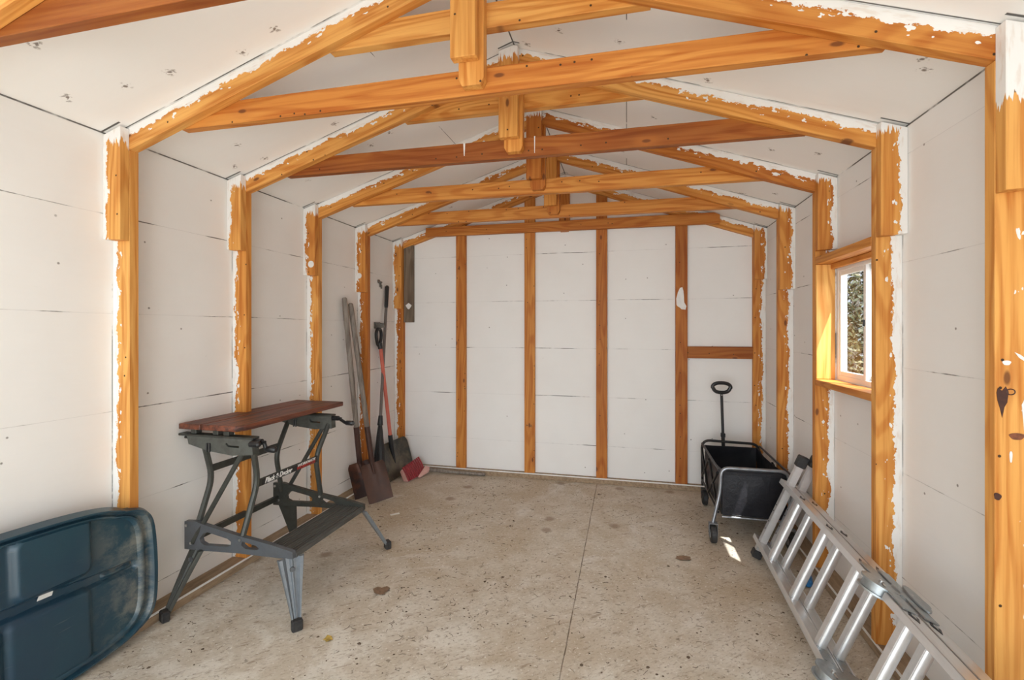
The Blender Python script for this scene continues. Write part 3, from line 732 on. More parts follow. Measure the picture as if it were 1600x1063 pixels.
# ------------------------------------------------------------------ bin lid leaning on the left wall
def lid():
    e = thing('storage_bin_lid', 'large dark teal plastic storage bin lid leaning against the left wall', 'lid', (-1.93, 1.0, 0))
    Y0, Y1_, ZT = 0.32, 1.614, 0.60
    hl = (Y1_ - Y0) / 2; yc = (Y0 + Y1_) / 2; hz = 0.300; zc0 = 0.303
    lean = V((-0.050, 0, 0.9987)).normalized(); nrm = V((0.9987, 0, 0.050)).normalized(); base = V((-1.942, 0, 0.002))
    def sd(a, b):          # distance-like: 1 on the outline
        ex = 7.5
        bow = 1.0 - (0.16 if b > 0 else 0.06) * abs(a) ** 2.4
        bow2 = 1.0 - 0.045 * abs(b) ** 2.0
        return (abs(a / bow2) ** ex + abs(b / bow) ** ex) ** (1 / ex)
    def sm(x, a, b):
        t = max(0, min(1, (x - a) / (b - a))); return t * t * (3 - 2 * t)
    def rr(y, z, y0, y1, z0, z1, r=0.03, w=0.012):     # raised rounded rectangle mask
        cy, cz = (y0 + y1) / 2, (z0 + z1) / 2
        dx, dz = abs(y - cy) - (y1 - y0) / 2 + r, abs(z - cz) - (z1 - z0) / 2 + r
        d = math.hypot(max(dx, 0), max(dz, 0)) + min(max(dx, dz), 0) - r
        return 1 - sm(d, -w, w)
    def height(a, b, q):
        y = yc + a * hl; z = zc0 + b * hz
        h = 0.0
        h += 0.022 * (1 - sm(abs(q - 0.955), 0.012, 0.030)) + 0.012 * (1 - sm(abs(q - 0.885), 0.008, 0.022))
        if q < 0.87:
            zz = 0.310 + 0.03 * sm(1.55 - y, 0, 0.5)
            ch = rr(y, z, 0.40, 1.520, zz - 0.022, zz + 0.016, 0.014, 0.006)
            h -= 0.020 * ch
            h += 0.010 * rr(y, z, 1.40, 1.505, zz - 0.010, zz + 0.004, 0.006, 0.005)
            h += 0.022 * rr(y, z, 1.118, 1.348, 0.362, 0.568, 0.03) + 0.022 * rr(y, z, 0.78, 1.06, 0.362, 0.568, 0.03)
            h += 0.012 * rr(y, z, 1.100, 1.343, 0.045, 0.300, 0.02) + 0.012 * rr(y, z, 0.76, 1.085, 0.045, 0.300, 0.02)
            h += 0.012 * rr(y, z, 0.44, 0.74, 0.05, 0.300, 0.02) + 0.02 * rr(y, z, 0.44, 0.72, 0.362, 0.55, 0.02)
        return h
    m = MB(); nu, nv = 250, 112
    pts = {}
    def pos(a, b):
        q = sd(a, b)
        # squash the square onto the rounded outline
        k = max(abs(a), abs(b)); s_ = k / q if q > 1e-6 else 1
        a2, b2 = a * s_, b * s_
        q2 = k
        y = yc + a2 * hl; z = zc0 + b2 * hz
        h = height(a2, b2, q2)
        if q2 > 0.985: h -= 0.02 * (q2 - 0.985) / 0.015
        return base + lean * (z) + V((0, y, 0)) + nrm * h
    m.grid(lambda u, v: pos(u * 2 - 1, v * 2 - 1), nu, nv, 0.004)
    o = obj('lid_panel', m, 'teal', e)
    zz = 0.348
    P = lambda y, z, h: base + lean * z + V((0, y, 0)) + nrm * h
    obj('label_sticker', MB().prism([P(1.192, zz - 0.014, -0.0135), P(1.235, zz - 0.016, -0.0135), P(1.243, zz + 0.010, -0.0135), P(1.212, zz + 0.014, -0.0135), P(1.202, zz + 0.010, -0.0135)], nrm * 0.002), 'white_paint', e)['label'] = 'torn white sticker'
lid()

# ------------------------------------------------------------------ folding workbench
def workbench():
    e = thing('workbench', 'folding workbench with dark red wooden jaws on grey green steel legs', 'workbench', (-1.70, 2.09, 0))
    # jaws
    def jaw(pts, z0, z1):
        return MB().prism([(a, b, z0) for a, b in pts], (0, 0, z1 - z0), 0.003)
    obj('jaw_board', jaw([(-2.052, 1.790), (-1.930, 1.790), (-1.885, 2.570), (-2.020, 2.570)], 0.802, 0.828), 'stained', e)
    obj('jaw_board', jaw([(-1.924, 1.792), (-1.735, 1.792), (-1.708, 1.830), (-1.690, 2.572), (-1.877, 2.572)], 0.802, 0.828), 'stained', e)
    for y, yb in ((1.825, 1.80), (2.415, 2.39)):
        # jaw supports
        for x in (-1.985, -1.86, -1.80): obj('jaw_support', MB().box((x, y, 0.790), (0.03, 0.035, 0.022), bevel=0.002), 'olive_metal', e)
        # slide rail
        obj('slide_rail', MB().box((-1.86, y, 0.773), (0.42, 0.045, 0.010), bevel=0.002), 'olive_metal', e)
        # vise housing
        H_ = [(-2.020, 0.768), (-1.655, 0.768), (-1.650, 0.700), (-1.760, 0.690), (-1.900, 0.704), (-2.010, 0.730)]
        slot = [(-1.80, 0.742), (-1.785, 0.728), (-1.725, 0.728), (-1.725, 0.736), (-1.782, 0.737), (-1.792, 0.748)]
        obj('vise_housing', plate([H_, slot], 0.040, basis((0, y, 0), (1, 0, 0), (0, 0, 1))), 'housing', e)
        obj('screw', MB().tube([(-2.05, y, 0.757), (-1.60, y, 0.757)], 0.007, seg=10), 'dark_steel', e)
        for xb in (-1.90, -1.885): obj('stop_pin', MB().tube([(xb, y - 0.024, 0.742), (xb, y - 0.024, 0.700)], 0.004, seg=8), 'dark_steel', e)
    # cranks
    for y, s_ in ((1.825, 1), (2.415, -1)):
        c = obj('crank', MB().tube([(-1.655, y, 0.757), (-1.618, y, 0.757)], 0.014, seg=14).tube(fillet([(-1.622, y, 0.757), (-1.612, y + 0.008, 0.750), (-1.607, y + (0.012 if y < 2 else 0.05), 0.722)], 0.01), 0.009, seg=10), 'black', e)
        yy = y + 0.012
        if y > 2:
            yy = y + 0.05
        obj('knob', MB().tube([(-1.607, yy, 0.722), (-1.598, yy, 0.722), (-1.560, yy, 0.722), (-1.552, yy, 0.722)], [0.009, 0.014, 0.015, 0.010], seg=14), 'black', c)
        if y < 2: obj('knob', MB().tube([(-1.660, y - 0.03, 0.752), (-1.652, y - 0.03, 0.752), (-1.610, y - 0.03, 0.752), (-1.602, y - 0.03, 0.752)], [0.008, 0.014, 0.014, 0.008], seg=14), 'black', c)
    # uprights: bent flat steel tubes
    def up(path):
        return MB().tube(fillet(path, 0.06, 6), 0.0145, seg=8, sx=0.85, up=(1, 0, 0))
    for x0, x1, x2 in ((-1.70, -1.690, -1.675), (-1.960, -1.950, -1.950)):
        for yb, ym, yt in ((1.80, 1.880, 1.835), (2.365, 2.305, 2.405)):
            obj('upright', up([(x0, yb, 0.325), (x1, ym, 0.555), (x2, yt, 0.725)]), 'olive_metal', e)
    for y, yo, m_ in ((1.80, -0.012, 'olive_metal'), (2.365, 0.012, 'olive_metal')):
        yt = 1.835 if y < 2 else 2.405
        obj('brace', MB().tube([(-1.968, y + yo, 0.275), (-1.700, yt + yo, 0.735)], 0.0125, seg=8, sx=0.7, up=(1, 0, 0)), m_, e)
    # cross rails
    obj('cross_rail', MB().bar((-1.950, 1.870, 0.60), (-1.950, 2.315, 0.60), 0.006, 0.034, bevel=0.001), 'olive_metal', e)
    obj('cross_rail', MB().bar((-1.985, 1.80, 0.285), (-1.985, 2.365, 0.285), 0.02, 0.030, bevel=0.002), 'olive_metal', e)
    fr = obj('cross_rail', MB().bar((-1.683, 1.876, 0.548), (-1.683, 2.312, 0.548), 0.006, 0.036, bevel=0.001), 'olive_metal', e)
    xf = -1.6795
    obj('label_strip', MB().prism([(xf, 1.895, 0.533), (xf, 2.300, 0.533), (xf, 2.300, 0.560), (xf, 1.895, 0.560)], (0.0008, 0, 0)), 'black', fr)
    Bm = lambda y, z: basis((xf + 0.0012, y, z), (0, 1, 0), (0, 0, 1))
    t_ = text_mesh('Black & Decker', 0.034, Bm(1.912, 0.5465), 0.35, 0.0009, 0.86)
    obj('lettering', t_, 'white_text', fr)['label'] = 'white slanted lettering on black strip'
    t_ = text_mesh('WORKMATE', 0.019, Bm(2.140, 0.553), 0.3, 0.0004, 1.35)
    obj('lettering', t_, 'white_text', fr)
    t_ = text_mesh('WORKMATE', 0.021, Bm(2.135, 0.540), 0.3, 0.0008, 1.25)
    obj('lettering', t_, 'red_text', fr)['label'] = 'red slanted lettering'
    # side plates
    out = [(-2.012, 0.372), (-2.012, 0.243), (-1.907, 0.245), (-1.72, 0.255), (-1.50, 0.258), (-1.425, 0.262), (-1.425, 0.292), (-1.536, 0.312), (-1.721, 0.336), (-1.90, 0.366), (-1.95, 0.376)]
    s1 = [(-1.925, 0.300), (-1.905, 0.326), (-1.880, 0.334), (-1.770, 0.315), (-1.750, 0.303), (-1.752, 0.286), (-1.775, 0.278), (-1.895, 0.272), (-1.920, 0.282)]
    s2 = [(-1.690, 0.312), (-1.615, 0.299), (-1.600, 0.288), (-1.612, 0.280), (-1.672, 0.279), (-1.694, 0.292)]
    for y, mt in ((1.797, 'grey_metal'), (2.368, 'olive_metal')):
        p = obj('side_plate', plate([out, s1, s2], 0.022, basis((0, y, 0), (1, 0, 0), (0, 0, 1))), mt, e)
        yo = y - 0.013
        for bx_, bz in ((-1.998, 0.355), (-1.972, 0.275), (-1.700, 0.318)):
            obj('bolt', MB().cyl((bx_, yo, bz), (bx_, yo - 0.004, bz), 0.0065, 12), 'bolt', p)
    # ribbed step
    m = MB()
    m.box((-1.512, 2.083, 0.268), (0.178, 0.548, 0.022), bevel=0.002)
    for i in range(11):
        x = -1.592 + i * 0.016
        m.box((x, 2.083, 0.2805), (0.008, 0.546, 0.004), bevel=0.001)
    obj('step', m, plain('step_grey', (0.115, 0.115, 0.105), 0.6, 0.2, 0.7, 4, (0.05, 0.048, 0.042), stretch=(40, 1, 1)), e)
    # four splayed legs, tapered channels
    def leg(top, foot, mt, od=None):
        top, foot = V(top), V(foot)
        out_ = V(od).normalized() if od else V((foot.x - top.x, foot.y - top.y, 0)).normalized(); side = V((-out_.y, out_.x, 0))
        m = MB()
        def ring(t, w, d):
            c = top.lerp(foot, t)
            pr = [(1, 0), (0.90, 1), (0.66, 1), (0.40, 0.1), (0.14, 0.15), (0.06, 0.75), (-0.06, 0.75), (-0.14, 0.15), (-0.40, 0.1), (-0.66, 1), (-0.90, 1), (-1, 0)]
            return [c + side * w * a + out_ * d * b for a, b in pr] + [c - side * w - out_ * 0.004, c + side * w - out_ * 0.004]
        rings = [[m.bm.verts.new(p) for p in ring(t, w, d)] for t, w, d in ((0, 0.056, 0.014), (0.3, 0.042, 0.016), (0.6, 0.029, 0.015), (0.90, 0.018, 0.012))]
        for A, B in zip(rings, rings[1:]):
            for i in range(14): m.bm.faces.new((A[i], A[(i + 1) % 14], B[(i + 1) % 14], B[i]))
        m.bm.faces.new(rings[0][::-1]); m.bm.faces.new(rings[-1])
        o = obj('leg', m, mt, e)
        f = top.lerp(foot, 0.93)
        ang = math.atan2(out_.y, out_.x)
        R = Matrix.Rotation(ang, 3, 'Z')
        obj('rubber_foot', MB().box((foot.x, foot.y, 0.0235), (0.032, 0.044, 0.046), R, 0.005), 'rubber', o)
        p0 = top.lerp(foot, 0.16) + out_ * 0.006
        obj('bolt', MB().cyl(p0, p0 + out_ * 0.010, 0.011, 6), 'grey_metal', o)
    leg((-1.445, 1.800, 0.262), (-1.352, 1.722, 0.006), 'leg_grey')
    leg((-1.945, 1.797, 0.250), (-1.955, 1.640, 0.006), 'olive_metal', (-0.42, -0.9, 0))
    leg((-1.445, 2.372, 0.262), (-1.347, 2.490, 0.006), 'leg_grey')
    leg((-1.930, 2.372, 0.262), (-1.945, 2.455, 0.006), 'olive_metal')
workbench()

# ------------------------------------------------------------------ garden tools in the left corner
def blade(base_c, top_c, w, width, dish, corner=0.03, thick=0.003, flare=1.0, nu=22, nv=22, roll=0.0):
    """scoop with its mouth at base_c; w = width direction; dish = depth toward the front"""
    base_c, top_c = V(base_c), V(top_c); w = V(w).normalized(); up = (top_c - base_c)
    L = up.length; up.normalize(); w = (w - up * w.dot(up)).normalized(); n = w.cross(up)
    def fn(u, v):
        a = u * 2 - 1
        wid = width * (flare + (1 - flare) * (1 - v)) / 2
        x = a * wid; y = v * L
        # rounded shoulders
        if v > 0.85: x *= 1 - 0.16 * ((v - 0.85) / 0.15) ** 2
        h = dish * (a * a) * (0.35 + 0.65 * v) + roll * (v ** 2) * L * 0.5
        c = dish * 0.5 * math.exp(-(a * 5) ** 2) * v ** 2
        return base_c + w * x + up * y + n * (h + c)
    return MB().grid(fn, nu, nv, thick)

def shovel(label, hp0, hp1, bb, bt, w, mat_b, wid=0.175):
    e = thing('shovel', label, 'shovel', (bb[0], bb[1], 0))
    hp0, hp1, bb, bt = V(hp0), V(hp1), V(bb), V(bt)
    d = (hp1 - hp0).normalized()
    sock = hp0 + d * 0.30
    obj('blade', blade(bb, bt, w, wid, 0.032, thick=0.003), mat_b, e)
    path = [bt + (bb - bt).normalized() * 0.08 + V((0.006, -0.012, 0)), bt + V((0, -0.004, 0.0)), hp0 + d * 0.02, hp0 + d * 0.12, sock]
    obj('socket', MB().tube(path, [0.008, 0.014, 0.019, 0.020, 0.021], seg=12), 'socket', e)
    n = 12
    hp = [sock.lerp(hp1, i / n) for i in range(n + 1)] + [hp1 + d * 0.008]
    obj('handle', MB().tube(hp, [0.0185] + [0.019 + 0.0008 * math.sin(i * 2.1) for i in range(n - 1)] + [0.018, 0.011], seg=12), 'handle_grey', e)
wv = (0.87, 0.45, 0)
shovel('old square shovel with dark rusty blade, leftmost of the leaning tools', (-1.968, 3.210, 0.235), (-2.035, 3.110, 1.500), (-1.898, 3.210, 0.014), (-1.975, 3.222, 0.262), (0.80, 0.60, 0), 'rust_dark', 0.19)
shovel('old square shovel with brown rusty blade in front of the darker one', (-1.860, 3.205, 0.240), (-2.040, 3.200, 1.462), (-1.748, 3.140, 0.012), (-1.848, 3.180, 0.272), (0.85, 0.50, 0), 'rust')

def snow_shovel():
    e = thing('snow_shovel', 'snow shovel with coral red pole, black D grip and dirty dark scoop', 'snow shovel', (-1.93, 3.74, 0))
    obj('scoop', blade((-1.885, 3.715, 0.012), (-1.985, 3.722, 0.300), (0.10, 1, 0), 0.40, 0.045, thick=0.004, roll=-0.10), 'blade_dirty', e)
    p0, p1 = V((-1.965, 3.70, 0.26)), V((-2.028, 3.625, 1.125))
    obj('pole', MB().tube([p0, p1], 0.015, seg=14), 'coral', e)
    obj('pole_socket', MB().tube([p0 + V((0.03, 0, -0.14)), p0, p0 + (p1 - p0) * 0.12], [0.012, 0.021, 0.019], seg=14), 'black', e)
    c = V((-2.036, 3.612, 1.205)); ring = []
    for i in range(24):
        a = i * 2 * math.pi / 24
        ry = 0.040 + 0.012 * math.sin(a)
        ring.append(c + V((0, ry * math.cos(a), 0.072 * math.sin(a))))
    g = obj('grip', MB().tube(ring, 0.0135, closed=True, seg=10, up=(1, 0, 0)).tube([p1 - V((0, 0, 0.02)), p1 + V((-0.004, -0.004, 0.03))], [0.019, 0.021], seg=12), 'black', e)
snow_shovel()

def broom():
    e = thing('broom', 'broom with long grey brown pole and tapering black bristle fan, standing in the corner', 'broom', (-1.99, 3.50, 0))
    top, mid = V((-2.046, 3.775, 1.655)), V((-2.000, 3.575, 0.520))
    d = (top - mid).normalized()
    obj('pole', MB().tube([mid - d * 0.02, top - d * 0.18], 0.0125, seg=12), 'pole_grey', e)
    obj('grip', MB().tube([top - d * 0.20, top - d * 0.18, top - d * 0.01, top], [0.014, 0.017, 0.018, 0.010], seg=12), 'black', e)
    obj('collar', MB().tube([mid - d * 0.05, mid + d * 0.03], [0.024, 0.017], seg=12), 'black', e)
    m = MB(); rings = []
    side = V((0.25, 1, 0)).normalized(); nn = V((1, -0.25, 0)).normalized()
    for t, w_ in ((0, 0.020), (0.15, 0.030), (0.5, 0.048), (1, 0.062)):
        c = mid - d * (0.05 + 0.40 * t) + V((0.04 * t, -0.05 * t, 0))
        ring = []
        for i in range(40):
            a = i * 2 * math.pi / 40; r_ = 1 + 0.10 * (-1) ** i * min(1, t * 4)
            ring.append(m.bm.verts.new(c + side * w_ * math.cos(a) * r_ + nn * (0.014 + 0.012 * t) * math.sin(a) * r_))
        rings.append(ring)
    for A, B in zip(rings, rings[1:]):
        for i in range(40): m.bm.faces.new((A[i], A[(i + 1) % 40], B[(i + 1) % 40], B[i]))
    m.bm.faces.new(rings[0][::-1]); m.bm.faces.new(rings[-1])
    obj('bristles', m, 'black', e)
broom()

def push_brush():
    e = thing('scrub_broom', 'broom lying on the floor with ridged red bristle head, by the back wall', 'broom', (-1.74, 3.77, 0))
    a, b = V((-1.775, 3.600, 0.0)), V((-1.745, 3.865, 0.0))
    ax = (b - a).normalized(); out = V((ax.y, -ax.x, 0)); up = V((0, 0, 1))
    m = MB(); n = 10
    for i in range(n):
        c = a.lerp(b, (i + 0.5) / n)
        lift = 0.002 + 0.03 * ((i + 0.5) / n)
        path = [c - out * 0.045 + up * (0.112 + lift), c - out * 0.015 + up * (0.070 + lift), c + out * 0.005 + up * (0.030 + lift), c + out * 0.020 + up * (0.010)]
        m.tube(fillet(path, 0.03, 3), 0.0078, seg=8)
    obj('bristles', m, 'red', e)
    obj('head_block', MB().prism([a - out * 0.05 + up * 0.10, a - out * 0.01 + up * 0.045, a + out * 0.015 + up * 0.004, a - out * 0.03 + up * 0.004, a - out * 0.065 + up * 0.08], b - a, 0.003), 'pink', e)
    obj('handle_bracket', MB().prism([b + V((0.020, -0.15, 0.006)), b + V((0.040, -0.14, 0.008)), b + V((0.065, -0.04, 0.02)), b + V((0.055, 0.03, 0.035)), b + V((0.015, 0.01, 0.055))], (0, 0, 0.014), 0.003), 'pink', e)
    obj('handle', MB().tube([b + V((0.05, 0.015, 0.032)), b + V((0.20, 0.022, 0.026)), b + V((0.22, 0.023, 0.024)), (-1.19, 3.915, 0.014)], [0.016, 0.015, 0.013, 0.0125], seg=12), 'handle_grey', e)
push_brush()

# small fixings on the left wall
m = MB()
m.box((XL + 0.006, 3.655, 1.682), (0.010, 0.030, 0.028), bevel=0.002).box((XL + 0.006, 3.685, 1.660), (0.010, 0.022, 0.050), bevel=0.002).box((XL + 0.012, 3.672, 1.676), (0.014, 0.05, 0.014), bevel=0.003).box((XL + 0.006, 3.70, 1.640), (0.008, 0.020, 0.035), bevel=0.002)
tag(obj('latch_bracket', m, 'bracket'), 'small grey metal latch fixed to the left wall above the tools', 'bracket')
m = MB()
m.box((XL + 0.005, 3.63, 1.305), (0.008, 0.10, 0.055), bevel=0.002).prism([(XL + 0.01, 3.585, 1.328), (XL + 0.055, 3.585, 1.322), (XL + 0.055, 3.60, 1.29), (XL + 0.01, 3.60, 1.28)], (0, 0.075, 0), 0.003)
tag(obj('tool_holder', m, 'bracket'), 'dark grey tool holder on left wall just above the black D grip', 'tool holder')

# ------------------------------------------------------------------ folding wagon
def wagon():
    e = thing('folding_wagon', 'black fabric folding wagon with upright pull handle in the back right corner', 'wagon', (0.72, 3.37, 0))
    xa, xb, yf, yb = 0.548, 0.905, 3.05, 3.695
    # front frame, grey tube
    path = fillet([(0.503, yf - 0.02, 0.115), (xa - 0.002, yf - 0.006, 0.300), (xa + 0.004, yf - 0.006, 0.442), (xb + 0.01, yf - 0.006, 0.442), (xb + 0.015, yf - 0.006, 0.300), (xb + 0.015, yf - 0.02, 0.115)], 0.05, 6)
    obj('front_frame', MB().tube(path, 0.0105, seg=12), 'galv', e)
    # rear frame, black
    path = fillet([(0.545, yb + 0.02, 0.12), (0.540, yb + 0.015, 0.456), (0.925, yb + 0.015, 0.446), (0.925, yb + 0.02, 0.12)], 0.06, 6)
    obj('rear_frame', MB().tube(path, 0.0095, seg=12), 'black_metal', e)
    # side rails and scissor braces
    for x in (xa - 0.008, xb + 0.022):
        m = MB()
        m.tube([(x, yf, 0.425), (x, yb + 0.01, 0.432)], 0.007, seg=8)
        m.tube([(x, yf + 0.02, 0.165), (x, yb, 0.165)], 0.007, seg=8)
        m.tube([(x - 0.004, yf + 0.03, 0.40), (x - 0.004, yb - 0.28, 0.17), ], 0.008, seg=8)
        m.tube([(x - 0.004, yf + 0.02, 0.18), (x - 0.004, yb - 0.33, 0.395)], 0.008, seg=8)
        m.tube([(x - 0.004, yb - 0.31, 0.40), (x - 0.004, yb - 0.02, 0.20)], 0.008, seg=8)
        m.tube([(x - 0.004, yb - 0.28, 0.17), (x - 0.004, yb - 0.01, 0.40)], 0.008, seg=8)
        obj('side_brace', m, 'black_metal', e)
    # body panels: sagging cloth
    def sag(u, v, s): return s * math.sin(math.pi * u) * math.sin(math.pi * min(1, v * 1.0))
    def wr(p): return mnoise.noise(p * 7.0) * 0.006
    zb, zt = 0.158, 0.428
    F = MB().grid(lambda u, v: V((xa + 0.012 + (xb - xa - 0.016) * u, yf + 0.006 + sag(u, v, -0.012) + wr(V((u * .4, 0.3, v * .3))), zb + (zt - zb) * v)), 24, 16, 0.003)
    fp = obj('front_panel', F, 'fabric', e)
    obj('fabric_hem', MB().prism([(xa + 0.02, yf - 0.012, 0.404), (xb, yf - 0.012, 0.404), (xb, yf - 0.012, 0.424), (xa + 0.02, yf - 0.012, 0.424)], (0, 0.004, 0), 0.001), 'fabric', fp)
    B = MB().grid(lambda u, v: V((xa + 0.012 + (xb - xa - 0.016) * u, yb - 0.006 + sag(u, v, 0.010) + wr(V((u * .4, 2.3, v * .3))), zb + (zt - 0.004 - zb) * v)), 20, 12, 0.003)
    obj('rear_panel', B, 'fabric', e)
    for x, s_ in ((xa + 0.010, 0.012), (xb, -0.012)):
        S = MB().grid(lambda u, v: V((x + sag(u, v, s_) + wr(V((x, u * .6, v * .3))), yf + 0.008 + (yb - yf - 0.016) * u, zb + (zt - zb) * v - 0.02 * math.sin(math.pi * u) * v)), 24, 12, 0.003)
        obj('side_panel', S, 'fabric', e)
    obj('wagon_floor', MB().box(((xa + xb) / 2 + 0.004, (yf + yb) / 2, zb), (xb - xa - 0.018, yb - yf - 0.01, 0.008), bevel=0.002), 'fabric', e)
    obj('lower_frame', MB().tube([(xa + 0.01, yf + 0.004, 0.146), (xb, yf + 0.004, 0.146)], 0.006, seg=8), 'galv', e)
    # handle
    h0, h1 = V((0.697, yb + 0.045, 0.26)), V((0.681, yb + 0.052, 0.800))
    hd = obj('pull_handle', MB().tube([h0, h0.lerp(h1, 0.42)], 0.013, seg=12).tube([h0.lerp(h1, 0.40), h1], 0.010, seg=12).box(tuple(h0.lerp(h1, 0.43)), (0.030, 0.030, 0.03), bevel=0.003), 'black_metal', e)
    ring = []
    c = h1 + V((0, 0, 0.043))
    for i in range(28):
        a = i * 2 * math.pi / 28
        z = 0.033 * math.sin(a); x = 0.062 * math.copysign(abs(math.cos(a)) ** 0.75, math.cos(a))
        if z < 0: z *= 1.15; x *= 0.92
        ring.append(c + V((x, 0, z)))
    obj('grip', MB().tube(ring, 0.0135, closed=True, seg=10, up=(0, 1, 0)), 'black', hd)
    obj('hitch_bar', MB().tube([(0.62, yb + 0.042, 0.27), (0.77, yb + 0.042, 0.27)], 0.009, seg=10), 'black_metal', e)
    # castors
    for x, y, big in ((0.503, yf - 0.03, 1), (xb + 0.015, yf - 0.03, 1), (0.552, yb - 0.035, 0), (0.925, yb - 0.035, 0)):
        r = 0.052; wdt = 0.034
        s_ = MB()
        for sx in (-1, 1): s_.prism([(x + sx * 0.022, y - 0.012, r - 0.006), (x + sx * 0.022, y + 0.012, r - 0.006), (x + sx * 0.022, y + 0.020, 0.112), (x + sx * 0.022, y - 0.014, 0.112)], (sx * 0.003, 0, 0))
        s_.box((x, y + 0.003, 0.114), (0.050, 0.034, 0.006), bevel=0.001)
        f = obj('castor_fork', s_, 'galv' if big else 'black_metal', e)
        w = MB().tube([(x - wdt / 2, y, r), (x - wdt / 2 + 0.004, y, r), (x + wdt / 2 - 0.004, y, r), (x + wdt / 2, y, r)], [r - 0.006, r, r, r - 0.006], seg=28)
        wo = obj('wheel', w, 'rubber', f)
        obj('hub', MB().cyl((x - wdt / 2 - 0.002, y, r), (x + wdt / 2 + 0.002, y, r), 0.024, 18), 'galv' if big else 'black', wo)
    # screws of the grip
    for dx, dz in ((-0.056, 0.012), (0.056, 0.012), (0.0, -0.037), (0.0, -0.055)):
        obj('screw', MB().cyl(c + V((dx, -0.0100, dz)), c + V((dx, -0.0118, dz)), 0.0035, 10), 'bolt', hd)
wagon()

